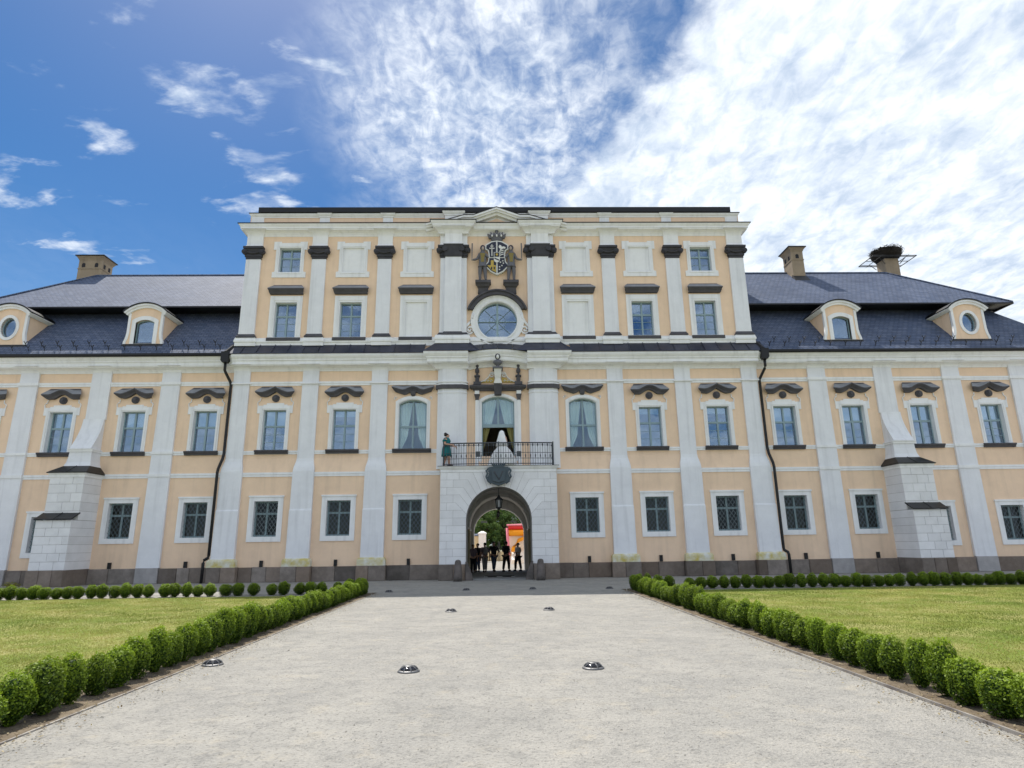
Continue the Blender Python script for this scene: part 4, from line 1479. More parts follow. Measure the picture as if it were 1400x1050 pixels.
# ---- balcony door ------------------------------------------------------------
DZ0 = 5.45
d_in = arched(.86, DZ0, 8.97, 9.25)
MB_ = MB().plate(arched(1.03, DZ0 - .02, 9.06, 9.42), [d_in], -.06, .30)
door = MB_.build('balcony_door', 'white_plaster', palace)
MB().plate(arched(.93, DZ0, 9.0, 9.32), [arched(.895, DZ0 + .01, 8.98, 9.285)], -.09, -.03).build('surround_moulding', 'white_plaster', door)
hd = arched(.86, 7.62, 8.97, 9.25)
MB().plate(arched(.87, 7.62, 8.97, 9.26), [arched(.80, 7.80, 8.93, 9.18)], .16, .26).build('fanlight_frame', 'teal_frame', door)
MB().box(-.05, .05, .15, .255, 7.79, 9.2).build('mullion', 'teal_frame', door)
for s in both:
    pts = [(s * .05, 7.8), (s * .80, 7.8), (s * .80, 8.93), (s * .45, 9.09), (s * .05, 9.17)]
    MB().plate(pts if s > 0 else pts[::-1], (), .20, .208).build('pane', 'curtain_glass', door)
    MB().box(s * .84 - .025, s * .84 + .025, .16, .26, DZ0, 7.62).build('jamb', 'teal_frame', door)
    rows = []
    for i in range(13):
        t = i / 12
        z = 7.62 + 1.6 * t
        xb = .42 - .38 * t ** .8
        rows.append([(s * (.82 + (xb - .82) * k / 10), .33 + .03 * math.sin(k * 2.3), z) for k in range(11)])
    MB().loft(rows, closed=False).build('curtain', 'curtain_white', door)
    rows = []
    for i in range(13):
        t = i / 12
        z = 6.5 + 1.12 * t
        xb = .76 - .32 * t
        rows.append([(s * (.84 + (xb - .84) * k / 8), .36 + .03 * math.sin(k * 2.6), z) for k in range(9)])
    MB().loft(rows, closed=False).build('curtain', 'curtain_olive', door)
    # slender flanking columns with dark capitals
    b = MB()
    b.loft([[(s * 1.11 - h, .02, z), (s * 1.11 - h, y, z), (s * 1.11 + h, y, z), (s * 1.11 + h, .02, z)] for z, h, y in ((DZ0, .12, -.17), (5.6, .12, -.17), (5.62, .095, -.14), (9.05, .085, -.13))])
    c = b.build('door_column', 'white_plaster', door)
    b = MB()
    b.loft([[(s * 1.11 - h, .02, z), (s * 1.11 - h, y, z), (s * 1.11 + h, y, z), (s * 1.11 + h, .02, z)] for z, h, y in ((9.05, .10, -.15), (9.10, .085, -.14), (9.25, .12, -.18), (9.36, .15, -.22))])
    b.build('column_capital', 'dark_stone', door)
    MB().box(s * 1.11 - .12, s * 1.11 + .12, -.18, .02, 9.36, 9.56).build('column_block', 'white_plaster', door)
    # finial urns
    b = MB()
    b.box(s * 1.10 - .20, s * 1.10 + .20, -.30, .02, 9.86, 10.02)
    b.box(s * 1.10 - .10, s * 1.10 + .10, -.24, -.02, 10.02, 10.32)
    b.box(s * 1.10 - .15, s * 1.10 + .15, -.28, .0, 10.32, 10.38)
    b.lathe([(.10, 10.38), (.06, 10.44), (.05, 10.48), (.11, 10.56), (.12, 10.66), (.07, 10.78), (.045, 10.84), (.085, 10.90), (.08, 10.98), (.03, 11.06), (.01, 11.10)], 12, (s * 1.10, -.14))
    b.build('finial_urn', 'dark_stone', door)
    MB().lathe([(.03, 11.0), (.05, 11.04), (.03, 11.12), (.005, 11.16)], 10, (s * 1.10, -.14)).build('finial_tip', 'gold', door)
    # gilded scroll half-pediment
    pts = [(s * .96, 10.04), (s * .70, 10.12), (s * .52, 10.28), (s * .42, 10.46)]
    for i in range(20):
        t = i / 19
        a = math.radians(150 - 470 * t)
        rr = .15 * (1 - t) + .02
        pts.append((s * (.31 + -1 * rr * math.cos(a) * -1), 10.42 + rr * math.sin(a)))
    MB().tube([(x, -.10, z) for x, z in pts], .032, 6).build('scroll', 'arms_white', door)
    pts = [(s * .92, 10.02), (s * .22, 10.02), (s * .22, 10.30), (s * .45, 10.24), (s * .62, 10.12)]
    MB().plate(pts if s < 0 else pts[::-1], (), -.06, .02).build('scroll_ground', 'gold', door)
    for cx in (.36, .52, .68):
        MB().tube([(s * cx + .06 * (1 - q / 12) * math.cos(q * .7), -.09, 10.10 + .06 * (1 - q / 12) * math.sin(q * .7)) for q in range(10)], .018, 5).build('scroll_leaf', 'arms_white', door)
b = MB()
b.loft([[(-h, .03, z), (-h, y, z), (h, y, z), (h, .03, z)] for z, h, y in ((9.55, 1.30, -.18), (9.62, 1.32, -.22), (9.66, 1.44, -.32), (9.74, 1.50, -.38), (9.80, 1.50, -.38), (9.88, 1.30, -.20))])
b.build('lintel', 'dark_stone', door)
b = MB()
b.loft([[(-h, .03, z), (-h, y, z), (h, y, z), (h, .03, z)] for z, h, y in ((9.28, .17, -.20), (9.33, .19, -.26), (9.55, .20, -.34), (9.80, .22, -.42), (9.83, .22, -.42))])
b.build('keystone', 'dark_stone', door)
b = MB()
b.loft([[(-h, .03, z), (-h, y, z), (h, y, z), (h, .03, z)] for z, h, y in ((9.90, .22, -.40), (10.15, .14, -.40), (10.30, .17, -.46), (10.66, .20, -.56))])
b.build('bust_pedestal', 'arms_white', door)
b = MB()
b.box(-.27, .27, -.66, .02, 10.66, 10.74)
b.lathe([(.12, 10.74), (.09, 10.80), (.10, 10.84), (.24, 10.96), (.25, 11.04), (.17, 11.12), (.07, 11.16), (.06, 11.22)], 12, (0, -.50), 1, .7)
bust = b.build('bust', 'statue_grey', door)
MB().ellipsoid((0, -.48, 11.34), (.145, .14, .17), 12, 8).build('bust_hair', 'arms_blue', door)
MB().ellipsoid((0, -.60, 11.30), (.08, .06, .12), 10, 8).build('bust_face', 'arms_white', door)

# ---- entrance block ------------------------------------------------------------
YE = -1.30
ent = empty('entrance_porch', (0, 0, 0), palace)
ac = arc(0, 2.8, 1.6, 0, 180, 24)
outl = [(-2.86, 0), (-1.6, 0), (-1.6, 2.8)] + list(reversed(ac))[1:-1] + [(1.6, 2.8), (1.6, 0), (2.86, 0), (2.86, 5.14), (-2.86, 5.14)]
MB().plate(outl, (), YE + .02, .30).build('porch_core', 'joint', ent)
# rusticated blocks
ZC = [0.74 + .3617 * i for i in range(7)]   # .74 .. 2.91
ZC = [0.74, 1.10, 1.46, 1.82, 2.18, 2.545, 2.91]


def block(pts, s):
    pts = [(s * x, z) for x, z in pts]
    if s > 0:
        pts = pts[::-1]
    # shrink towards centroid a little to leave a joint
    cx = sum(p[0] for p in pts) / len(pts)
    cz = sum(p[1] for p in pts) / len(pts)
    g = .005
    q = []
    n = len(pts)
    area = sum(pts[i][0] * pts[(i + 1) % n][1] - pts[(i + 1) % n][0] * pts[i][1] for i in range(n))
    sg = 1 if area > 0 else -1
    for i in range(n):
        p0, p1, p2 = Vector(pts[i - 1]), Vector(pts[i]), Vector(pts[(i + 1) % n])
        d0, d1 = (p1 - p0).normalized(), (p2 - p1).normalized()
        n0, n1 = Vector((-d0.y, d0.x)) * sg, Vector((-d1.y, d1.x)) * sg
        mm = n0 + n1
        mm = mm / max(mm.dot(n0), .35)
        q.append(tuple(p1 + mm * g))
    MB().plate(q, (), YE, YE + .1).build('stone_block', 'pale_stone', ent)


joints = [  # (course z, knee x, angle on the arch)
    (2.91, None, 4), (3.64, -2.12, 10), (4.02, -1.92, 24), (4.38, -1.74, 36), (4.75, -1.52, 48)]
A_ = lambda a: (-1.6 * math.cos(math.radians(a)), 2.8 + 1.6 * math.sin(math.radians(a)))
for s in both:
    for i in range(6):
        z0, z1 = ZC[i], ZC[i + 1]
        cut = -2.55 if i % 2 == 0 else -2.24
        block([(-2.88, z0), (cut, z0), (cut, z1), (-2.88, z1)], s)
        block([(cut, z0), (-1.6, z0), (-1.6, z1), (cut, z1)], s)
    # hooked voussoirs
    # course 2.91 - 3.28 and 3.28-3.64 next to the first oblique joint
    obl = lambda z: -2.12 + (z - 3.64) / (A_(10)[1] - 3.64) * (A_(10)[0] + 2.12)
    block([(-2.88, 2.91), (-2.24, 2.91), (-2.24, 3.28), (-2.88, 3.28)], s)
    block([(-2.24, 2.91), A_(4), A_(7), A_(10), (obl(3.28), 3.28), (-2.24, 3.28)], s)
    block([(-2.88, 3.28), (-2.55, 3.28), (-2.55, 3.64), (-2.88, 3.64)], s)
    block([(-2.55, 3.28), (obl(3.28), 3.28), (-2.12, 3.64), (-2.55, 3.64)], s)
    for k in range(1, 4):
        za, xa, aa = joints[k]
        zb, xb, ab = joints[k + 1]
        cut = (-2.24, -2.55, -2.24)[k - 1]
        block([(-2.88, za), (cut, za), (cut, zb), (-2.88, zb)], s)
        block([(cut, za), (xa, za), A_(aa), A_((aa + ab) / 2), A_(ab), (xb, zb), (cut, zb)], s)
    T = 5.12
    block([(-2.88, 4.75), (-2.55, 4.75), (-2.55, T), (-2.88, T)], s)
    block([(-2.55, 4.75), (-1.95, 4.75), (-1.95, T), (-2.55, T)], s)
    block([(-1.95, 4.75), (-1.52, 4.75), A_(48), A_(53), A_(58), (-1.28, T), (-1.95, T)], s)
    block([A_(58), A_(64), A_(70), (-.82, T), (-1.28, T)], s)
    block([A_(70), A_(75), A_(80), (-.40, T), (-.82, T)], s)
block([A_(80), A_(90), (1.6 * math.cos(math.radians(80)), A_(80)[1]), (.40, 5.12), (-.40, 5.12)], -1)
for s in both:
    for a, c_, st in ((1.62, 2.2, 0), (2.2, 2.9, 1)):
        MB().box(min(s * a, s * c_) + .004, max(s * a, s * c_) - .004, YE - .05 - .01 * st, -.1, 0, .735, .02).build('plinth_stone', 'plinth_stone', ent)
    # slanted wheel guard against the jamb
    b = MB()
    b.loft([[(s * 1.60, YE - .22, 0), (s * 1.24, YE - .1, 0), (s * 1.24, YE + .35, 0), (s * 1.6, YE + .40, 0)],
            [(s * 1.60, YE - .12, .55), (s * 1.40, YE - .06, .55), (s * 1.40, YE + .25, .55), (s * 1.6, YE + .3, .55)],
            [(s * 1.62, YE - .05, .86), (s * 1.54, YE - .02, .86), (s * 1.54, YE + .15, .86), (s * 1.62, YE + .2, .86)]])
    b.build('wheel_guard', 'guard_stone', ent)
# balcony slab with moulded edge
b = MB()
b.sweep([(-.2, 5.12), (.02, 5.12), (.02, 5.24), (.05, 5.27), (.10, 5.33), (.13, 5.38), (.13, 5.43), (-.2, 5.43)], [(-2.86, .0), (-2.86, YE), (2.86, YE), (2.86, .0)])
b.box(-2.7, 2.7, YE + .15, .2, 5.20, 5.425)
b.build('balcony_slab', 'white_plaster', ent)
MB().sweep([(.0, 5.435), (.15, 5.405), (.15, 5.425), (.0, 5.45)], [(-2.86, .0), (-2.86, YE), (2.86, YE), (2.86, .0)]).build('slab_flashing', 'metal_black', ent)

# emblem cartouche over the arch
em = MB().plate([(0, 4.42), (.22, 4.50), (.45, 4.60), (.55, 4.82), (.47, 5.05), (.54, 5.22), (.48, 5.33), (.20, 5.36), (-.20, 5.36), (-.48, 5.33), (-.54, 5.22), (-.47, 5.05), (-.55, 4.82), (-.45, 4.60), (-.22, 4.50)], (), YE - .28, YE + .02).build('emblem', 'emblem_slate', ent)
MB().plate([(0, 4.56), (.30, 4.66), (.36, 5.18), (-.36, 5.18), (-.30, 4.66)], (), YE - .36, YE - .2).build('emblem_shield', 'emblem_slate', ent)
MB().tube([(-.22, YE - .37, 5.10), (0.02, YE - .38, 4.70), (.20, YE - .37, 5.12)], .025, 5).build('emblem_charge', 'dark_stone', ent)
b = MB()
for k in range(-3, 4):
    b.tube([(k * .06, YE - .2, 5.34), (k * .10, YE - .24, 5.46), (k * .12, YE - .22, 5.56)], [.045, .04, .012], 6)
b.box(-.26, .26, YE - .30, YE - .1, 5.33, 5.40)
b.build('emblem_crown', 'emblem_slate', ent)
for s in both:
    b = MB()
    b.tube([(s * .50, YE - .24, 5.28), (s * .60, YE - .26, 5.16), (s * .55, YE - .28, 5.02), (s * .60, YE - .28, 4.86), (s * .52, YE - .26, 4.66), (s * .36, YE - .24, 4.52)], [.05, .06, .05, .06, .055, .04], 6)
    b.build('emblem_scroll', 'emblem_slate', ent)


# ---- balcony railing ----------------------------------------------------------------
def rail_y(x):
    return YE + .02 - .16 * (1 - (x / 2.78) ** 2)


rail = empty('balcony_railing', (0, 0, 0), palace)
xs = [-2.74 + 5.48 * i / 40 for i in range(41)]
for z, r in ((6.55, .035), (6.44, .014), (6.06, .014), (5.78, .014), (5.52, .022)):
    bul = .0 if z > 6 else .0
    MB().tube([(x, rail_y(x), z) for x in xs], r, 6).build('rail', 'rail_iron', rail)
BAL = MB()
BAL.tube([(0, 0, 5.45), (0, -.05, 5.60), (0, -.09, 5.72), (0, -.05, 5.86), (0, 0, 6.02), (0, 0, 6.52)], .0095, 5)
BAL.tube([(0, 0, 6.50), (0, 0, 6.42), (0, 0, 6.34)], [.040, .032, .006], 6)
BAL = BAL.mesh('baluster')
BAL.materials.append(MATS['rail_iron'])
BAL2 = MB()
BAL2.tube([(0, 0, 5.45), (0, -.05, 5.60), (0, -.09, 5.72), (0, -.05, 5.86), (0, 0, 6.02), (0, 0, 6.52)], .008, 5)
BAL2.tube([(0, -.035, 6.0), (0, -.04, 5.94), (0, -.05, 5.86), (0, -.05, 5.80)], [.012, .030, .030, .012], 6)
BAL2 = BAL2.mesh('baluster')
BAL2.materials.append(MATS['rail_iron'])
nb = 44
for i in range(nb + 1):
    x = -2.70 + 5.40 * i / nb
    put('baluster', BAL if i % 2 == 0 else BAL2, None, rail, (x, rail_y(x), 0))
for x in (-2.74, 0.0, 2.74):
    MB().tube([(x, rail_y(x), 5.43), (x, rail_y(x), 6.62)], .028, 6).build('rail_post', 'rail_iron', rail)
for s in both:
    for z, r in ((6.55, .035), (6.06, .014), (5.52, .02)):
        MB().tube([(s * 2.74, rail_y(2.74), z), (s * 2.74, -.38, z)], r, 6).build('side_rail', 'rail_iron', rail)
    for k in range(6):
        put('baluster', BAL2, None, rail, (s * 2.74, YE + .1 + .15 * k, 0))
    MB().box(s * 1.02 - .11, s * 1.02 + .11, rail_y(1.0) - .06, rail_y(1.0) + .01, 5.86, 6.12).build('rail_plaque', 'rail_iron', rail)

# ---- passage ------------------------------------------------------------------------
pas = empty('gate_passage', (0, 0, 0), palace)
n = 20
def vault(hw, spring, y0, y1, ry=None, th=.12):
    inn = [(-hw, 0)] + [(-hw, spring)] + list(reversed(arc(0, spring, hw, 0, 180, n, ry)))[1:-1] + [(hw, spring), (hw, 0)]
    return inn


def barrel(hw, spring, ry, y0, y1, m, name):
    pts = arc(0, spring, hw, 0, 180, n, ry)
    rows = [[(x, y0, z) for x, z in pts], [(x, y1, z) for x, z in pts]]
    return MB().loft(rows, closed=False).build(name, m, pas)


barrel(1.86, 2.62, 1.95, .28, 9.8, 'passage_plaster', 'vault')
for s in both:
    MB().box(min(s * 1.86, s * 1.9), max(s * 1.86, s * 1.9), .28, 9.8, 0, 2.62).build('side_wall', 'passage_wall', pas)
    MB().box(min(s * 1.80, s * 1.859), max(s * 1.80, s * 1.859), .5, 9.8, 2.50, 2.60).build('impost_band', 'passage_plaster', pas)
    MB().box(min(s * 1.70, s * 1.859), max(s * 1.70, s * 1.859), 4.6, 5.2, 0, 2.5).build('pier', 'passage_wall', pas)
for y in (4.6,):
    pts = arc(0, 2.62, 1.859, 0, 180, n, 1.949)
    p2 = arc(0, 2.62, 1.72, 0, 180, n, 1.78)
    MB().plate(pts + p2[::-1], (), y, y + .6).build('transverse_rib', 'passage_plaster', pas)
# far arch wall
ac = arc(0, 2.4, 1.64, 0, 180, 24, 1.53)
outl = [(-4, 0), (-1.64, 0), (-1.64, 2.4)] + list(reversed(ac))[1:-1] + [(1.64, 2.4), (1.64, 0), (4, 0), (4, 5.2), (-4, 5.2)]
MB().plate(outl, (), 9.8, 10.5).build('far_arch_wall', 'passage_plaster', pas)
outl2 = [(-1.72, 0), (-1.641, 0), (-1.641, 2.4)] + [(x * 1.0006, z) for x, z in list(reversed(ac))[1:-1]] + [(1.641, 2.4), (1.641, 0), (1.72, 0), (1.72, 2.4)] + arc(0, 2.4, 1.72, 0, 180, 24, 1.62)[1:-1] + [(-1.72, 2.4)]
MB().plate(outl2, (), 9.74, 9.8).build('arch_trim', 'white_plaster', pas)
# rear facade wall beyond
for s in both:
    a, c_ = sorted((s * 4, s * 14))
    MB().box(a, c_, 10.5, 11.5, 0, 5.2).build('rear_wall', 'yellow_plaster', palace)
for s in both:
    MB().box(s * .97 - .20, s * .97 + .20, 9.66, 9.72, 3.02, 3.14).build('small_sign', 'sign_white', pas)
MB().box(-1.6, 1.6, YE - .05, .35, 0.0, .05).build('threshold', 'threshold_stone', pas)
MB().box(-1.86, 1.86, .36, 10.4, 0.0, .012).build('passage_floor', 'threshold_stone', pas)

# ---- buttresses -----------------------------------------------------------------------
for s in both:
    bt = empty('buttress', (s * 21.02, YW, 0), palace)
    hwid = .83
    yl, yu = -1.85, -1.40

    def bl(x0, x1, y0, z0, z1, m='pale_stone'):
        g = .006
        MB().box(x0 + g, x1 - g, y0, 0, z0 + g, z1 - g, .008).build('stone_block', m, bt)

    MB().box(-hwid + .012, hwid - .012, yl + .02, -.002, .72, 3.02).build('buttress_core', 'joint', bt)
    MB().box(-hwid + .012, hwid - .012, yu + .02, -.002, 3.02, 5.20).build('buttress_core', 'joint', bt)
    z = .74
    i = 0
    while z < 2.9:
        z1 = min(z + .385, 3.03)
        cuts = [-hwid, -.32, .30, hwid] if i % 2 == 0 else [-hwid, -.05, .52, hwid]
        for k in range(3):
            bl(cuts[k], cuts[k + 1], yl + R.uniform(-.006, .006), z, z1)
        z = z1
        i += 1
    z = 3.04
    while z < 5.1:
        z1 = min(z + .43, 5.20)
        cuts = [-hwid, -.32, .30, hwid] if i % 2 == 0 else [-hwid, -.05, .52, hwid]
        for k in range(3):
            bl(cuts[k], cuts[k + 1], yu + R.uniform(-.006, .006), z, z1)
        z = z1
        i += 1
    # lower sloped metal cap
    b = MB().loft([[(-hwid - .05, yl - .10, 3.04), (-hwid - .05, yl - .10, 3.08), (-hwid - .05, yu + .02, 3.40), (-hwid - .05, yu + .02, 3.34)],
                   [(hwid + .05, yl - .10, 3.04), (hwid + .05, yl - .10, 3.08), (hwid + .05, yu + .02, 3.40), (hwid + .05, yu + .02, 3.34)]])
    b.tube([(.05, yl - .09, 3.085), (.05, yu, 3.405)], .02, 4)
    b.build('metal_cap', 'metal_black', bt)
    # crown moulding and upper cap
    MB().sweep([(-.1, 5.10), (.03, 5.10), (.03, 5.20), (.07, 5.24), (.07, 5.31), (-.1, 5.31)], [(-hwid, 0), (-hwid, yu), (hwid, yu), (hwid, 0)]).build('moulding', 'white_plaster', bt)
    a, t = hwid + .13, .62
    b = MB()
    b.loft([[(-a, 0, 5.30), (-a, yu - .13, 5.30), (a, yu - .13, 5.30), (a, 0, 5.30)],
            [(-a, 0, 5.34), (-a, yu - .13, 5.34), (a, yu - .13, 5.34), (a, 0, 5.34)],
            [(-t, 0, 5.74), (-t, -.80, 5.74), (t, -.80, 5.74), (t, 0, 5.74)]])
    b.tube([(.0, yu - .12, 5.345), (.0, -.80, 5.745)], .02, 4)
    b.build('metal_cap', 'metal_black', bt)
    # neck, moulding and swept upper part
    b = MB()
    b.loft([[(-h, 0, z), (-h, y, z), (h, y, z), (h, 0, z)] for z, h, y in ((5.70, .66, -.86), (5.90, .60, -.78), (6.2, .56, -.74), (6.46, .55, -.73))])
    b.build('buttress_neck', 'moss_plaster' if False else 'white_render_pilaster', bt)
    MB().sweep([(-.1, 6.44), (.05, 6.44), (.05, 6.50), (.08, 6.54), (.08, 6.58), (-.1, 6.60)], [(-.55, 0), (-.55, -.73), (.55, -.73), (.55, 0)]).build('moulding', 'white_plaster', bt)
    rows = []
    for i in range(13):
        t = i / 12
        y = -.72 * (1 - t) ** 1.7 - .11
        rows.append([(-.53, 0, 6.58 + 1.66 * t), (-.53, y, 6.58 + 1.66 * t), (.53, y, 6.58 + 1.66 * t), (.53, 0, 6.58 + 1.66 * t)])
    MB().loft(rows).build('buttress_sweep', 'white_render_pilaster', bt)
    for k, (x0, x1) in enumerate(((-hwid - .03, -.25), (-.25, .35), (.35, hwid + .03))):
        MB().box(x0 + .006, x1 - .006, yl - .08, 0, 0, .735, .02).build('plinth_stone', 'plinth_stone', bt)

# ---- gutters and down pipes -----------------------------------------------------------
for s in both:
    xa, xb = sorted((s * 14.30, s * END))
    g = MB()
    rows = []
    for x in (xa, xb):
        rows.append([(x, YW - .62, 11.60), (x, YW - .76, 11.60), (x, YW - .78, 11.50), (x, YW - .72, 11.44), (x, YW - .62, 11.44)])
    g.loft(rows)
    g.build('gutter', 'metal_black', palace)
    b = MB()
    cx = s * 14.33
    b.loft([[(cx - h, YW - .78, z), (cx + h, YW - .78, z), (cx + h, YW - .48, z), (cx - h, YW - .48, z)] for z, h in ((11.08, .12), (11.20, .20), (11.58, .20), (11.66, .22))])
    b.build('rain_hopper', 'metal_black', palace)
    P_ = [(s * 14.33, -.50, 11.15), (s * 14.34, -.46, 10.70), (s * 14.33, -.40, 10.62), (s * 14.10, -.20, 10.12), (s * 14.08, -.14, 9.98), (s * 14.08, -.14, 6.35), (s * 14.10, -.20, 6.05), (s * 14.20, -.34, 5.55), (s * 14.22, -.36, 5.35),
          (s * 14.22, -.36, 1.30), (s * 14.24, -.38, 1.18), (s * 14.36, -.50, 1.08), (s * 14.38, -.52, .95), (s * 14.38, -.52, 0.0)]
    MB().tube(P_, .075, 8).build('down_pipe', 'metal_black', palace, smooth=True)
    # diagonal valley flashing where wing roof meets the centre
    MB().tube([(s * 14.30, -.62, 11.62), (s * 14.12, .1, 12.3)], .10, 6).build('valley_flashing', 'metal_black', palace)

# ---- wing roofs -------------------------------------------------------------------------
YG, ZG = YW - .68, 11.58
YB, ZB = 2.62, 15.06
YE2, ZE2 = 1.32, 14.95
YR, ZR = 6.2, 19.08
for s in both:
    S_ = lambda x: s * x
    # lower steep slope (hipped at the outer end)
    b = MB()
    front = [(S_(13.9), YG, ZG), (S_(END + .68), YG, ZG), (S_(END - 2.0), YB, ZB), (S_(13.9), YB, ZB)]
    inner_ = [(x, y + .12, z - .05) for x, y, z in front]
    b.loft([inner_, front])
    b.face_set([(S_(END + .68), YG, ZG), (S_(END + .68), 12.6, ZG), (S_(END - 2.0), 10.0, ZB), (S_(END - 2.0), YB, ZB)], [(0, 1, 2, 3)])
    b.face_set([(S_(13.9), 12.6, ZG), (S_(END + .68), 12.6, ZG), (S_(END - 2.0), 10.0, ZB), (S_(13.9), 10.0, ZB)], [(0, 1, 2, 3)])
    b.build('lower_roof', 'slate', palace)
    # upper slope with overhanging eave
    ex = END - 1.35
    rx = 26.3
    b = MB()
    b.face_set([(S_(13.9), YE2, ZE2 + .06), (S_(ex), YE2, ZE2 + .06), (S_(rx), YR, ZR), (S_(13.9), YR, ZR)], [(0, 1, 2, 3)])
    b.face_set([(S_(ex), YE2, ZE2 + .06), (S_(ex), 11.0, ZE2 + .06), (S_(rx), YR, ZR)], [(0, 1, 2)])
    b.face_set([(S_(13.9), 11.0, ZE2 + .06), (S_(ex), 11.0, ZE2 + .06), (S_(rx), YR, ZR), (S_(13.9), YR, ZR)], [(0, 1, 2, 3)])
    b.build('upper_roof', 'slate', palace)
    xa, xb = sorted((s * 13.9, s * (ex + .02)))
    b = MB()
    b.box(xa, xb, YE2 - .03, YE2 + .06, ZE2 - .04, ZE2 + .05)
    b.face_set([(xa, YE2, ZE2 - .02), (xb, YE2, ZE2 - .02), (xb, YB + .3, ZB - .0), (xa, YB + .3, ZB - .0)], [(0, 1, 2, 3)])
    xc, xd = sorted((s * (ex - .06), s * (ex + .03)))
    b.box(xc, xd, YE2, 11.0, ZE2 - .04, ZE2 + .05)
    xc, xd = sorted((s * (END - 2.4), s * ex))
    b.face_set([(xc, YB, ZE2 - .01), (xd, YB, ZE2 - .01), (xd, 10.8, ZE2 - .01), (xc, 10.8, ZE2 - .01)], [(0, 1, 2, 3)])
    b.build('eave', 'metal_black', palace)
    MB().tube([(S_(13.9), YR, ZR + .02), (S_(rx), YR, ZR + .02), (S_(ex), YE2, ZE2 + .08)], .07, 6).build('ridge_cap', 'slate', palace)
    # snow guards: two staggered rows of small hooks
for s in both:
    pass
SG = MB()
SG.tube([(0, 0, 0), (0, -.08, .14)], .020, 4)
SG.tube([(0, -.08, .14), (-.09, -.10, .29)], .020, 4)
SG.tube([(0, -.08, .14), (.09, -.10, .29)], .020, 4)
SG = SG.mesh('snow_guard')
SG.materials.append(MATS['metal_black'])
slope = lambda z: YG + (z - ZG) / (ZB - ZG) * (YB - YG)
for s in both:
    for i in range(20):
        for z, off in ((11.86, 0.0), (12.20, .42)):
            x = 14.75 + .835 * i + off
            if z > 12 and (18.0 < x < 20.2 or 25.3 < x < 27.5):
                continue
            put('snow_guard', SG, None, palace, (s * x, slope(z), z))


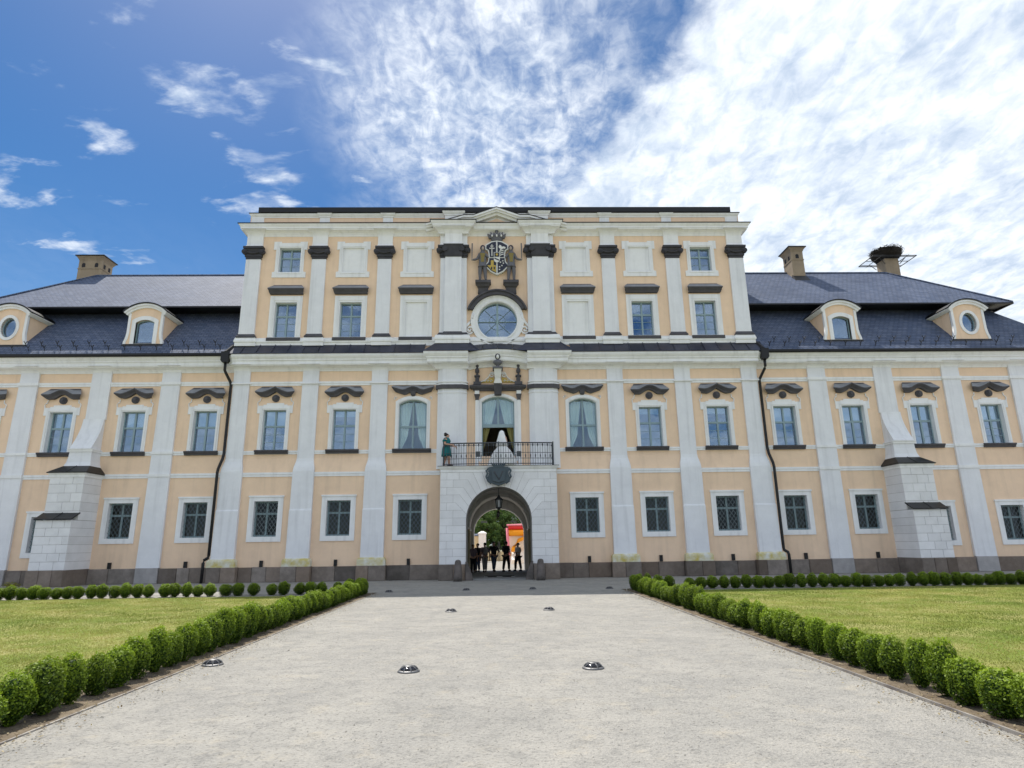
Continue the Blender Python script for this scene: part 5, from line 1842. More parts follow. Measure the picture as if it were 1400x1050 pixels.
# ---- dormers ------------------------------------------------------------------------------
def dormer(cx, oval):
    d = empty('dormer', (cx, slope(12.34) - .02, 12.34), palace)
    hw = .92
    arch_z = 1.72
    # front wall outline flaring outwards at its foot
    top = arched(hw, 0, arch_z, 2.14)[2:]
    out = [(-1.04, 0), (1.04, 0), (1.03, .14), (.96, .34), (hw, .62)] + top + [(-hw, .62), (-.96, .34), (-1.03, .14)]
    if oval:
        hole = [(.40 * math.cos(2 * math.pi * i / 28), .98 + .56 * math.sin(2 * math.pi * i / 28)) for i in range(28)]
        hole_out = [(.55 * math.cos(2 * math.pi * i / 28), .98 + .72 * math.sin(2 * math.pi * i / 28)) for i in range(28)]
    else:
        hole = arched(.50, -.12 + .12, 1.22, 1.38)
        hole = [(-.50, .02), (.50, .02)] + hole[2:]
        hole_out = [(-.70, .01), (.70, .01)] + arched(.70, 0, 1.36, 1.60)[2:]
    MB().plate(out, [hole], 0, .16).build('dormer_wall', 'yellow_plaster', d)
    # white edge strips and surround
    for sg in both:
        strip = [(sg * 1.06, .0), (sg * 1.05, .14), (sg * .98, .34), (sg * (hw + .015), .62), (sg * (hw + .015), arch_z + .05), (sg * (hw - .12), arch_z + .05), (sg * (hw - .12), .62), (sg * .84, .34), (sg * .91, .14), (sg * .92, .0)]
        MB().plate(strip, (), -.03, .12).build('edge_strip', 'white_plaster', d)
    MB().plate(hole_out, [hole], -.05, .20).build('surround', 'white_plaster', d)
    fr = MB()
    if oval:
        fr.plate([(.42 * math.cos(2 * math.pi * i / 28), .98 + .58 * math.sin(2 * math.pi * i / 28)) for i in range(28)], [[(.365 * math.cos(2 * math.pi * i / 28), .98 + .525 * math.sin(2 * math.pi * i / 28)) for i in range(28)]], .12, .2)
        gl = [(.38 * math.cos(2 * math.pi * i / 28), .98 + .54 * math.sin(2 * math.pi * i / 28)) for i in range(28)]
    else:
        fr.plate([(-.50, .02), (.50, .02)] + arched(.50, .02, 1.22, 1.38)[2:], [[(-.45, .07), (.45, .07)] + arched(.45, .07, 1.19, 1.33)[2:]], .12, .2)
        gl = [(-.47, .05), (.47, .05)] + arched(.47, .05, 1.20, 1.35)[2:]
    fr.build('window_frame', 'teal_frame', d)
    MB().plate(gl, (), .155, .163).build('pane', 'window_glass', d)
    # side walls (cheeks)
    for sg in both:
        zt = arch_z + .05
        yb = (ZB - ZG)
        depth = zt * (YB - YG) / (ZB - ZG) + .05
        b = MB().loft([[(sg * (hw - .06), .1, -.2), (sg * (hw - .06), .1, zt), (sg * (hw - .06), depth, zt)],
                       [(sg * hw, .1, -.2), (sg * hw, .1, zt), (sg * hw, depth, zt)]])
        b.build('cheek', 'yellow_plaster', d)
    # arched cornice and vaulted roof running back into the slope
    rise, w2, zb = .50, 1.17, 1.80
    rad = (w2 * w2 + rise * rise) / (2 * rise)
    a = math.degrees(math.asin(w2 / rad))
    cz = zb + rise - rad
    ang = (90 - a, 90 + a)

    def arcb(r0, r1, y0, y1, m, nm):
        p0 = arc(0, cz, r0, ang[0], ang[1], 20)
        p1 = arc(0, cz, r1, ang[0], ang[1], 20)
        MB().plate(p1 + p0[::-1], (), y0, y1).build(nm, m, d)

    arcb(rad - .02, rad + .05, -.22, .0, 'metal_black', 'roof_lip')
    arcb(rad - .12, rad - .02, -.18, .1, 'white_plaster', 'arched_cornice')
    arcb(rad - .24, rad - .12, -.10, .1, 'white_plaster', 'arched_cornice')
    rows = []
    p1 = arc(0, cz, rad + .045, ang[0], ang[1], 20)
    p0 = arc(0, cz, rad - .06, ang[0], ang[1], 20)
    depthf = lambda z: z * (YB - YG) / (ZB - ZG) + .1
    b = MB()
    b.loft([[(x, -.0, z) for x, z in p1], [(x, depthf(z), z) for x, z in p1]], closed=False)
    b.build('dormer_roof', 'metal_black', d)
    for sg in both:
        b = MB().loft([[(sg * (w2 - .22), .1, zb - .16), (sg * (w2 - .02), .1, zb - .04), (sg * (w2 - .02), .1, zb + .0), (sg * (w2 - .25), .1, zb + .1)],
                       [(sg * (w2 - .22), depthf(zb) - .08, zb - .16), (sg * (w2 - .02), depthf(zb), zb - .04), (sg * (w2 - .02), depthf(zb), zb + .0), (sg * (w2 - .25), depthf(zb), zb + .1)]])
        b.build('side_cornice', 'white_plaster', d)
    # lead flashing at the foot
    MB().loft([[(-1.12, -.14, -.22), (1.12, -.14, -.22), (1.12, .05, -.12), (-1.12, .05, -.12)], [(-1.08, -.04, .005), (1.08, -.04, .005), (1.08, .1, .005), (-1.08, .1, .005)]]).build('flashing', 'metal_black', d)
    for sg in both:
        MB().loft([[(sg * (hw + .0), -.05, -.16), (sg * (hw + .16), -.1, -.2), (sg * (hw + .16), .0, -.06), (sg * hw, .02, -.0)],
                   [(sg * (hw + .0), depthf(1.7) - .12, 1.62), (sg * (hw + .16), depthf(1.7) - .12, 1.60), (sg * (hw + .16), depthf(1.7), 1.70), (sg * hw, depthf(1.7), 1.74)]]).build('flashing', 'metal_black', d)


for s in both:
    dormer(s * 19.12, False)
    dormer(s * 26.38, True)


# ---- chimneys --------------------------------------------------------------------------------
def chimney(cx, cy, w, dpt, z0, z1, cap=True):
    ch = MB().box(cx - w / 2, cx + w / 2, cy - dpt / 2, cy + dpt / 2, z0, z1).build('chimney', 'shaded_chimney_plaster', palace)
    if cap:
        b = MB()
        b.sweep([(-.02, z1 - .85), (.03, z1 - .85), (.03, z1 - .79), (-.02, z1 - .79)], [(cx - w / 2, cy + dpt / 2), (cx - w / 2, cy - dpt / 2), (cx + w / 2, cy - dpt / 2), (cx + w / 2, cy + dpt / 2)])
        b.build('chimney_band', 'shaded_chimney_plaster', ch)
        b = MB()
        b.loft([[(cx + sx * (w / 2 + e), cy + sy * (dpt / 2 + e), z) for sx, sy in ((-1, -1), (1, -1), (1, 1), (-1, 1))] for e, z in ((.0, z1 - .25), (.06, z1 - .12), (.14, z1), (.14, z1 + .03))])
        b.build('chimney_cap', 'shaded_chimney_plaster', ch)
        MB().box(cx - w / 2 - .2, cx + w / 2 + .2, cy - dpt / 2 - .2, cy + dpt / 2 + .2, z1 + .03, z1 + .09).build('chimney_lid', 'metal_black', ch)
        xs = [-.28 * w, .28 * w] if w > 1.2 else [0.0]
        for x in xs:
            MB().plate(shift(arched(.11, z1 - .72, z1 - .50, z1 - .42, 6), cx + x), (), cy - dpt / 2 - .012, cy - dpt / 2 + .05).build('smoke_vent', 'room_dark', ch)
        for sg in both:
            ysl = (cy - dpt * .22, cy + dpt * .22)
            for y in ysl:
                MB().box(cx + sg * (w / 2) - .01, cx + sg * (w / 2) + .012, y - .1, y + .1, z1 - .72, z1 - .44).build('smoke_vent', 'room_dark', ch)
    return ch


chimney(-26.95, 6.9, 1.5, 1.15, 16.5, 20.5)
chimney(19.95, 5.9, .80, 1.15, 17.3, 20.5)
MB().loft([[(19.45, 4.9, 17.98), (20.45, 4.9, 17.98), (20.45, 5.4, 18.4), (19.45, 5.4, 18.4)], [(19.5, 5.25, 18.45), (20.4, 5.25, 18.45), (20.4, 5.4, 18.6), (19.5, 5.4, 18.6)]]).build('chimney_flashing', 'metal_black', palace)
nestch = chimney(27.25, 7.2, .95, .95, 16.0, 20.42, cap=False)

# ================================================================== OBJECTS ON AND AROUND THE PALACE
# stork nest on its iron platform
nest = tag(empty('stork_nest', (27.25, 7.2, 20.44)), 'shaggy dark stork nest of twigs on an iron platform above a chimney', 'nest')
b = MB()
for sg in both:
    for q in (-.45, .0, .45):
        b.tube([(-1.5, q * 1.6, .0), (1.5, q * 1.6, .0)], .025, 4) if sg > 0 else b.tube([(q * 2.0, -1.0, .0), (q * 2.0, 1.0, .0)], .025, 4)
b.tube([(-1.5, -.9, 0), (1.5, -.9, 0), (1.5, .9, 0), (-1.5, .9, 0), (-1.5, -.9, 0)], .035, 4)
for sx in both:
    for sy in both:
        b.tube([(sx * .5, sy * .5, -.45), (sx * .9, sy * .6, .0)], .025, 4)
b.box(-.5, .5, -.5, .5, -.02, .3)
b.build('platform', 'iron', nest)
rr = random.Random(3)
b = MB()
b.lathe([(.45, .02), (.75, .10), (.92, .30), (.98, .52), (.93, .70), (.75, .78), (.3, .72)], 20)
b.build('nest_bowl', 'twig', nest)
b = MB()
for i in range(520):
    a = rr.uniform(0, 2 * math.pi)
    z = rr.uniform(.05, .78)
    r0 = .55 + .40 * min(1, z / .5) + rr.uniform(-.06, .06)
    p = Vector((r0 * math.cos(a), r0 * math.sin(a), z))
    t = Vector((-math.sin(a), math.cos(a), 0)) * rr.choice((-1, 1)) + Vector((math.cos(a), math.sin(a), 0)) * rr.uniform(.0, .5) + Vector((0, 0, rr.uniform(-.5, .4)))
    l = rr.uniform(.25, .6)
    b.tube([p - t * l * .5, p + t * l * .5], rr.uniform(.008, .016), 3)
o = b.build('nest_twigs', 'twig', nest)
o['kind'] = 'stuff'
b = MB()
b.tube([(-.35, 0, .68), (-.35, 0, .92), (-.33, -.02, 1.02)], [.05, .03, .02], 6)
b.ellipsoid((-.33, -.04, 1.04), (.05, .07, .05), 8, 6)
b.build('chick', 'twig', nest)


# lanterns in the gateway
def lantern(loc, k, label):
    L = tag(empty('hanging_lantern', loc), label, 'lantern')
    MB().tube([(0, 0, .62 * k), (0, 0, 1.30 * k)], .018, 5).build('chain', 'iron', L)
    b = MB()
    for a in range(6):
        ca, sa = math.cos(a * math.pi / 3), math.sin(a * math.pi / 3)
        b.tube([(.13 * k * ca, .13 * k * sa, .02), (.18 * k * ca, .18 * k * sa, .42 * k)], .02 * k, 4)
    b.lathe([(.05 * k, -.10 * k), (.10 * k, -.04), (.15 * k, .0), (.15 * k, .04)], 6)
    b.lathe([(.21 * k, .40 * k), (.21 * k, .44 * k), (.10 * k, .56 * k), (.05 * k, .62 * k), (.03 * k, .68 * k)], 6)
    b.build('lantern_cage', 'iron', L)
    MB().lathe([(.11 * k, .04), (.155 * k, .40 * k)], 6).build('lantern_pane', 'lantern_glass', L)
    return L


lantern((0, -.35, 3.42), .95, 'black iron lantern hanging just inside the front arch of the gateway')
lantern((-.03, 8.6, 3.38), .55, 'small dark lantern hanging deep inside the gateway before its far arch')

# granite guard stones
for s, lab in ((-1, 'dark guard stone at the gateway foot, below the teal dressed woman'), (1, 'dark guard stone at the gateway foot, on the nest chimney side')):
    b = MB()
    b.lathe([(.215, 0), (.21, .18), (.185, .5), (.155, .78), (.145, .86), (.12, .93), (.05, .965)], 14)
    g = b.build('guard_stone', 'guard_stone', None, (s * 1.93, -1.98, 0), True)
    tag(g, lab, 'guard stone', 'stones flanking the gateway')

# doormat
m_ = tag(empty('doormat', (0.02, 0, .0)), 'wide black rubber mat lying in the gateway entrance', 'doormat')
MB().loft([[(-.78, .40, .013), (.78, .40, .013), (.78, 2.4, .013), (-.78, 2.4, .013)], [(-.76, .42, .035), (.76, .42, .035), (.76, 2.38, .035), (-.76, 2.38, .035)]]).build('mat_pad', 'mat_rubber', m_)
for x0, x1 in ((-.80, -.62), (-.16, .14), (.60, .78)):
    MB().box(x0, x1, .95, 1.25, .030, .038).build('pale_strip', 'sign_white', m_)

# ground lights
LT = {}


def ground_light(x, y, label, grp):
    o = tag(empty('ground_light', (x, y, 0)), label, 'ground light', grp)
    if not LT:
        b = MB()
        b.lathe([(.150, .0), (.150, .012), (.140, .022), (.128, .03)], 28)
        LT['base'] = b.mesh('light_ring', True)
        LT['base'].materials.append(MATS['lamp_steel'])
        b = MB()
        b.lathe([(.070, .078), (.060, .090), (.03, .098), (.005, .10)], 24)
        LT['cap'] = b.mesh('light_cap', True)
        LT['cap'].materials.append(MATS['lamp_steel'])
        b = MB()
        for k in range(8):
            a = (k + .5) * math.pi / 4
            b.tube([(.128 * math.cos(a), .128 * math.sin(a), .028), (.10 * math.cos(a), .10 * math.sin(a), .062), (.066 * math.cos(a), .066 * math.sin(a), .082)], .011, 4)
        LT['rib'] = b.mesh('light_rib')
        LT['rib'].materials.append(MATS['lamp_steel'])
        b = MB()
        b.lathe([(.122, .028), (.098, .058), (.064, .078)], 20)
        LT['lens'] = b.mesh('light_lens', True)
        LT['lens'].materials.append(MATS['lamp_glass'])
    for n_, k in (('light_ring', 'base'), ('light_lens', 'lens'), ('light_rib', 'rib'), ('light_cap', 'cap')):
        put(n_, LT[k], None, o).scale = (1, 1, .85)


PG = 'domed lights set in the gravel path'
for y, wh in ((-23.2, 'second of the path pair farthest from the gateway'), (-15.47, ''), (-7.85, '')):
    pass
for s, side in ((-1, 'teal dressed woman side'), (1, 'nest chimney side')):
    ground_light(s * 1.25, -23.18, 'domed ground light of the pair farthest from the palace, ' + side, PG)
    ground_light(s * 1.25, -15.47, 'domed ground light of the middle path pair, ' + side, PG)
    ground_light(s * 1.24, -7.85, 'domed ground light of the inner pair before the gateway, ' + side, PG)
    ground_light(s * 4.06, -8.2, 'steel domed ground light at the shaded hedge corner, ' + side, PG)
ground_light(-4.2, -22.42, 'steel domed ground light tucked beside the box hedge along the path', PG)

# steel edging
for s, lab in ((-1, 'thin rusty steel edging of the lawn below the teal dressed woman'), (1, 'thin rusty steel edging of the lawn on the nest chimney side')):
    pts = [(s * 4.42, -34), (s * 4.42, -9.6), (s * 4.55, -8.9), (s * 4.9, -8.42), (s * 30, -8.42)]
    b = MB()
    hh = .014 if s < 0 else .032
    prof = [(-.012, 0), (.012, 0), (.012, hh), (-.012, hh)]
    b.sweep(prof, pts)
    tag(b.build('lawn_edging', 'steel_edge'), lab, 'edging', 'steel edgings of the lawns')


# ---- foliage ----------------------------------------------------------------
def leaf_cloud(name, pts, nrm, size, tint, m, aspect=.6, rs=None, extra=None):
    """many small quads, one mesh; numpy arrays"""
    rs = rs or np.random.default_rng(1)
    n = len(pts)
    r = rs.normal(size=(n, 3))
    nn = nrm + .75 * r
    nn /= np.linalg.norm(nn, axis=1, keepdims=True) + 1e-9
    t = np.cross(nn, rs.normal(size=(n, 3)))
    t /= np.linalg.norm(t, axis=1, keepdims=True) + 1e-9
    bt = np.cross(nn, t)
    s = (size * rs.uniform(.6, 1.3, n))[:, None]
    v = np.empty((n, 4, 3))
    v[:, 0] = pts - t * s
    v[:, 1] = pts - bt * s * aspect
    v[:, 2] = pts + t * s
    v[:, 3] = pts + bt * s * aspect
    v = v.reshape(-1, 3)
    base = 0
    nv = len(v)
    faces = np.arange(nv).reshape(-1, 4)
    ev, ef, et = extra if extra else (np.zeros((0, 3)), [], np.zeros(0))
    me = bpy.data.meshes.new(name)
    allv = np.vstack([v, ev]) if len(ev) else v
    fl = [tuple(q) for q in faces] + [tuple(i + nv for i in q) for q in ef]
    me.from_pydata(allv.tolist(), [], fl)
    a = me.attributes.new('tint', 'FLOAT', 'POINT')
    tt = np.repeat(tint, 4)
    if len(ev):
        tt = np.concatenate([tt, et])
    a.data.foreach_set('value', tt.astype(np.float32))
    me.materials.append(MATS[m])
    return me


def bush_mesh(seed, h=.52, r=.185):
    rs = np.random.default_rng(seed)
    n = 3900
    d = rs.normal(size=(n, 3))
    d /= np.linalg.norm(d, axis=1, keepdims=True)
    # lumpy clipped egg: low frequency bumps
    ph = rs.uniform(0, 6.28, 6)
    lump = 1 + .10 * np.sin(3 * d[:, 0] + ph[0]) * np.sin(3 * d[:, 1] + ph[1]) + .06 * np.sin(5 * d[:, 2] + ph[2]) + .06 * np.sin(7 * d[:, 0] + 5 * d[:, 1] + ph[3])
    depth = 1 - np.abs(rs.normal(0, .08, n))
    rad = lump * depth * (1 + .05 * rs.normal(size=n))
    zz = d[:, 2]
    wid = r * (1 - .16 * (zz < 0) * (-zz) ** 2)
    p = np.stack([d[:, 0] * rad * wid, d[:, 1] * rad * wid, h / 2 + zz * rad * h / 2], 1)
    keep = p[:, 2] > .01
    p, dd = p[keep], d[keep]
    # leaf tint paints in sunlit tops and dim lower leaves; stray sprigs paler
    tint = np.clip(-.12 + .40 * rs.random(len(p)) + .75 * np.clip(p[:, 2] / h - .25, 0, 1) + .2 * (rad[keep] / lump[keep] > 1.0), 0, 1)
    b = MB()
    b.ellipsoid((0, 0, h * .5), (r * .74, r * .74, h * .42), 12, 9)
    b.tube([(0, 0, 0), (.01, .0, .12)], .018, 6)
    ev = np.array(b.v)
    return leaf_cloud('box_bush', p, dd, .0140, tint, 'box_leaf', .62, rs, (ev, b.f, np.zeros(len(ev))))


BUSH = [bush_mesh(10 + i) for i in range(7)]
SIDE = {-1: 'on the teal dressed woman side', 1: 'on the nest chimney side'}


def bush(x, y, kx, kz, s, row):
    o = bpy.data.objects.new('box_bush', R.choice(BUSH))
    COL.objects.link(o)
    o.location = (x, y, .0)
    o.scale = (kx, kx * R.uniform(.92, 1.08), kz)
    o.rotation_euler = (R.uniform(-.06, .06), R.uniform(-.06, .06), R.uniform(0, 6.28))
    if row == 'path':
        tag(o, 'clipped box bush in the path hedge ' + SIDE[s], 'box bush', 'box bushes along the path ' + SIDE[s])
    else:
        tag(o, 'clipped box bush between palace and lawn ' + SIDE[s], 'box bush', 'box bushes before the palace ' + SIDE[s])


for s in both:
    y = -27.6
    while y < -9.3:
        kz = R.uniform(.86, 1.14)
        kx = R.uniform(.88, 1.14)
        if s < 0:
            if y < -22.2:
                kz *= .98
            elif y < -19.5:
                kz *= 1.12
            else:
                kz *= .95
        else:
            kz *= .96 if y < -17 else 1.06 if y < -15 else .95
        bush(s * 4.78 + R.uniform(-.035, .035), y, kx, kz, s, 'path')
        y += R.uniform(.36, .43) if y > -21 else R.uniform(.38, .48)
    for x, y in ((4.82, -9.05), (5.05, -8.78), (5.36, -8.72)):
        bush(s * x, y, 1.0, 1.0, s, 'path')
    x = 5.75
    i = 0
    while x < 19.5:
        bush(s * x, -8.80 - .045 * (x - 5) + R.uniform(-.04, .04), R.uniform(1.0, 1.18), R.uniform(.74, .95), s, 'back')
        step = R.uniform(.36, .42)
        if s < 0:
            if x < 9 and R.random() < .45:
                step += R.uniform(.10, .22)
            elif x < 12 and R.random() < .25:
                step += .16
        else:
            if R.random() < .10:
                step += .14
            if i == 1:
                step += .35
        x += step
        i += 1

# weed tuft at the foot of the wall
rs = np.random.default_rng(5)
p = rs.normal(size=(420, 3)) * np.array([.20, .12, .07]) + np.array([0, 0, .10])
p[:, 2] = np.abs(p[:, 2])
me = leaf_cloud('weed_tuft', p, np.tile([0, 0, 1.], (420, 1)), .03, rs.random(420), 'weed_leaf', .5, rs)
o = put('weed_tuft', me, None, None, (-22.9, -1.15, 0))
o['kind'] = 'stuff'
tag(o, 'yellow green weed tuft growing at the palace wall foot by the buttress', 'weed')

# grass blades
def grass(s, n, seed):
    rs = np.random.default_rng(seed)
    # denser close to the camera
    y = -27.8 + (LAWN_Y1 + 27.8 - .06) * rs.random(n) ** 1.25
    x = LAWN_X0 + .04 + 15.5 * rs.random(n)
    lim = 3.0 + .86 * (y + 32.3)
    keep = x < np.maximum(lim, 6)
    x, y = s * x[keep], y[keep]
    n = len(x)
    h = rs.uniform(.016, .040, n)
    # tufty height variation
    h *= .75 + .5 * np.clip(np.sin(x * 2.1 + 1.3 * np.sin(y * 1.7)) * np.sin(y * 2.6 + np.sin(x * 1.9)), 0, 1)
    a = rs.uniform(0, 6.28, n)
    w = rs.uniform(.004, .008, n)
    lx, ly = rs.normal(0, .02, n), rs.normal(0, .02, n)
    v = np.zeros((n, 3, 3))
    v[:, 0] = np.stack([x - w * np.cos(a), y - w * np.sin(a), np.full(n, .014)], 1)
    v[:, 1] = np.stack([x + w * np.cos(a), y + w * np.sin(a), np.full(n, .014)], 1)
    v[:, 2] = np.stack([x + lx, y + ly, .014 + h], 1)
    me = bpy.data.meshes.new('grass')
    me.vertices.add(n * 3)
    me.vertices.foreach_set('co', v.reshape(-1).astype(np.float32))
    me.loops.add(n * 3)
    me.loops.foreach_set('vertex_index', np.arange(n * 3, dtype=np.int32))
    me.polygons.add(n)
    me.polygons.foreach_set('loop_start', np.arange(0, n * 3, 3, dtype=np.int32))
    me.polygons.foreach_set('loop_total', np.full(n, 3, dtype=np.int32))
    me.update(calc_edges=True)
    at = me.attributes.new('tint', 'FLOAT', 'POINT')
    patch = .5 + .28 * np.sin(x * .9 + 2 * np.sin(y * .6)) * np.sin(y * 1.1 + x * .4) + .25 * np.sin(x * .37 - y * .8 + 2 * np.sin(x * .5)) + .2 * np.sin(x * 2.3 + y * 1.9 + 1.5 * np.sin(y * 1.3))
    t = np.clip(.02 + .75 * patch + .28 * (rs.random(n) - .1), 0, 1)
    at.data.foreach_set('value', np.repeat(t, 3).astype(np.float32))
    o = put('grass', me, 'grass_blade')
    tag(o, 'short mown grass of the lawn ' + SIDE[s], 'grass', kind='stuff')


grass(-1, 330000, 21)
grass(1, 330000, 22)

# loose pebbles on the path
rs = np.random.default_rng(31)
b = MB()
vs, fs = [], []
n = 5200
yy = -28.5 + 20 * rs.random(n) ** 1.9
xx = rs.uniform(-4.35, 4.35, n)
edge = rs.random(n) < .35
xx[edge] = np.sign(rs.normal(size=edge.sum())) * (4.38 - np.abs(rs.normal(0, .22, edge.sum())))
for i in range(n):
    r = abs(rs.normal(0, .006)) + .004
    a = rs.uniform(0, 6.28)
    c, s_ = math.cos(a), math.sin(a)
    k = len(vs)
    x, y = xx[i], yy[i]
    vs += [(x + r * c, y + r * s_, 0), (x - r * .8 * s_, y + r * .8 * c, 0), (x - r * c, y - r * s_, 0), (x + r * .8 * s_, y - r * .8 * c, 0), (x + r * .1, y, r * .75)]
    fs += [(k, k + 1, k + 4), (k + 1, k + 2, k + 4), (k + 2, k + 3, k + 4), (k + 3, k, k + 4)]
me = bpy.data.meshes.new('pebbles')
me.from_pydata(vs, [], fs)
mat('pebble', (0.44, 0.42, 0.38), 0.9, 0.45, 30, (0.20, 0.18, 0.15), 9)
o = put('pebbles', me, 'pebble')
tag(o, 'scattered loose pebbles on the pale gravel path', 'pebbles', kind='stuff')


# dry leaf litter under the hedges
leaf_mat('litter', (0.10, 0.065, 0.03), (0.46, 0.38, 0.22), rnd=0.0)
for s in both:
    rs = np.random.default_rng(70 + s)
    n = 2600
    y = -28 + 19 * rs.random(n) ** 1.5
    x = s * (4.40 + np.abs(rs.normal(0, .18, n)) * np.where(rs.random(n) < .4, -1.0, 1.6))
    pts = np.stack([x, y, rs.uniform(.016, .024, n)], 1)
    me = leaf_cloud('leaf_litter', pts, np.tile([0, 0, 2.2], (n, 1)), .014, rs.random(n), 'litter', .55, rs)
    o = put('leaf_litter', me, None)
    tag(o, 'dry leaf litter under the hedge ' + SIDE[s], 'leaf litter', kind='stuff')

# ---- courtyard beyond the gateway -------------------------------------------------
# gate pillars and walls
for s, lab in ((-1, 'cream courtyard wall ending in a white capped gate pillar, seen through the gateway'), (1, 'pale courtyard wall and gate pillar behind the inflatable slide')):
    wl_ = tag(empty('courtyard_wall', (0, 30, 0)), lab, 'wall')
    a, c_ = sorted((s * 1.85, s * 9))
    MB().box(a, c_, .1, .5, 0, 2.45).build('wall_panel', 'cream_wall', wl_)
    MB().loft([[(a, .0, 2.45), (c_, .0, 2.45), (c_, .6, 2.45), (a, .6, 2.45)], [(a, .0, 2.52), (c_, .0, 2.52), (c_, .6, 2.52), (a, .6, 2.52)], [(a, .28, 2.66), (c_, .28, 2.66), (c_, .32, 2.66), (a, .32, 2.66)]]).build('wall_coping', 'slate', wl_)
    b = MB().box(s * 1.55 - .42 + .0, s * 1.55 + .30, -.05, .65, 0, 2.62)
    b.build('gate_pillar', 'white_plaster', wl_)
    cx = s * 1.55 - .06
    MB().loft([[(cx - h, .3 - h, z), (cx + h, .3 - h, z), (cx + h, .3 + h, z), (cx - h, .3 + h, z)] for z, h in ((2.62, .40), (2.70, .44), (2.74, .40), (2.90, .10))]).build('pillar_cap', 'white_plaster', wl_)
gate = tag(empty('iron_gate', (0, 29.6, 0)), 'low black iron gate with swooping top bars between the courtyard pillars', 'gate')
for s in both:
    b = MB()
    b.tube([(s * .06, 0, 1.55), (s * .35, 0, 1.25), (s * .8, 0, 1.05), (s * 1.15, 0, 1.0)], .03, 5)
    b.tube([(s * .06, 0, .15), (s * 1.15, 0, .15)], .025, 5)
    b.tube([(s * .06, 0, .05), (s * .06, 0, 1.9)], .03, 5)
    b.tube([(s * 1.15, 0, .05), (s * 1.15, 0, 1.3)], .03, 5)
    lf = b.build('gate_leaf', 'iron', gate)
    for k in range(7):
        x = .06 + .155 * (k + .5)
        MB().tube([(s * x, 0, .12), (s * x, 0, 1.5 - .38 * x)], .012, 4).build('gate_bar', 'iron', lf)
gw = MB().box(-2.2, 2.2, 33.0, 33.3, 0, .95).build('low_garden_wall', 'cream_wall')
tag(gw, 'low cream garden wall behind the iron gate', 'wall')

# inflatable slide
inf = tag(empty('inflatable_slide', (2.6, 25.0, 0)), 'red orange and white inflatable play slide in the courtyard', 'inflatable slide')
MB().tube([(-1.75, 0, .0), (-1.78, 0, 1.6), (-1.85, 0, 3.05)], .13, 10).build('column', 'inflate_pink', inf, smooth=True)
MB().tube([(1.75, 0, .0), (1.78, 0, 1.6), (1.85, 0, 3.05)], .13, 10).build('column', 'inflate_pink', inf, smooth=True)
MB().tube([(-1.9, 0, 3.28), (0, 0, 3.32), (1.9, 0, 3.28)], .09, 10).build('top_beam', 'inflate_pink', inf, smooth=True)
MB().tube([(-1.75, .0, 3.05), (1.75, .0, 3.05)], .16, 10).build('cross_beam', 'inflate_red', inf, smooth=True)
MB().tube([(-1.70, .10, 2.62), (1.70, .10, 2.62)], .30, 10).build('cross_beam', 'inflate_orange', inf, smooth=True)
MB().tube([(-1.45, -.1, .6), (-1.30, -.15, 1.35), (-.85, -.18, 1.95), (-.1, -.18, 2.25), (1.0, -.15, 2.35)], .17, 10).build('arch_tube', 'inflate_orange', inf, smooth=True)
MB().loft([[(-1.7, .35, 0), (1.7, .35, 0), (1.7, .6, 0), (-1.7, .6, 0)], [(-1.7, .35, 2.8), (1.7, .35, 2.8), (1.7, .6, 2.8), (-1.7, .6, 2.8)]]).build('back_panel', 'inflate_white', inf)
MB().loft([[(-1.6, -1.6, 0), (1.6, -1.6, 0), (1.6, .4, 0), (-1.6, .4, 0)], [(-1.5, -1.5, .35), (1.5, -1.5, .35), (1.5, .4, 1.3), (-1.5, .4, 1.3)]]).build('slide_bed', 'inflate_white', inf)


def tree(x, y, h, crown_r, seed, label):
    rs = np.random.default_rng(seed)
    t = tag(empty('tree', (x, y, 0)), label, 'tree', 'trees beyond the courtyard')
    b = MB()
    th = h * .42
    b.tube([(0, 0, 0), (.08, .05, th * .5), (0, .1, th), (.1, .0, h * .7)], [.26, .20, .15, .06], 8)
    lim = []
    for k in range(7):
        a = k * 2.4 + rs.random()
        z0 = h * (.25 + .06 * k)
        e = (math.cos(a) * crown_r * .7, math.sin(a) * crown_r * .7, z0 + h * .22)
        b.tube([(0, .05, z0), (e[0] * .5, e[1] * .5, z0 + h * .08), e], [.09, .06, .025], 6)
        lim.append(e)
    b.build('trunk', 'bark', t)
    cl, nr = [], []
    for k in range(85):
        d = rs.normal(size=3)
        d /= np.linalg.norm(d)
        c = d * np.array([crown_r, crown_r, h * .46]) * rs.uniform(.35, 1.0) + np.array([0, 0, h * .52])
        if c[2] < .5:
            continue
        m = 150
        q = rs.normal(size=(m, 3))
        q /= np.linalg.norm(q, axis=1, keepdims=True)
        rad = crown_r * rs.uniform(.16, .30)
        cl.append(c + q * rad * rs.uniform(.55, 1.05, (m, 1)) * np.array([1, 1, .8]))
        nr.append(q)
    cl, nr = np.vstack(cl), np.vstack(nr)
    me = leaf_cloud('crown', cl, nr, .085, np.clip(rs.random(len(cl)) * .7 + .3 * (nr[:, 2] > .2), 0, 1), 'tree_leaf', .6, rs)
    put('crown', me, None, t)


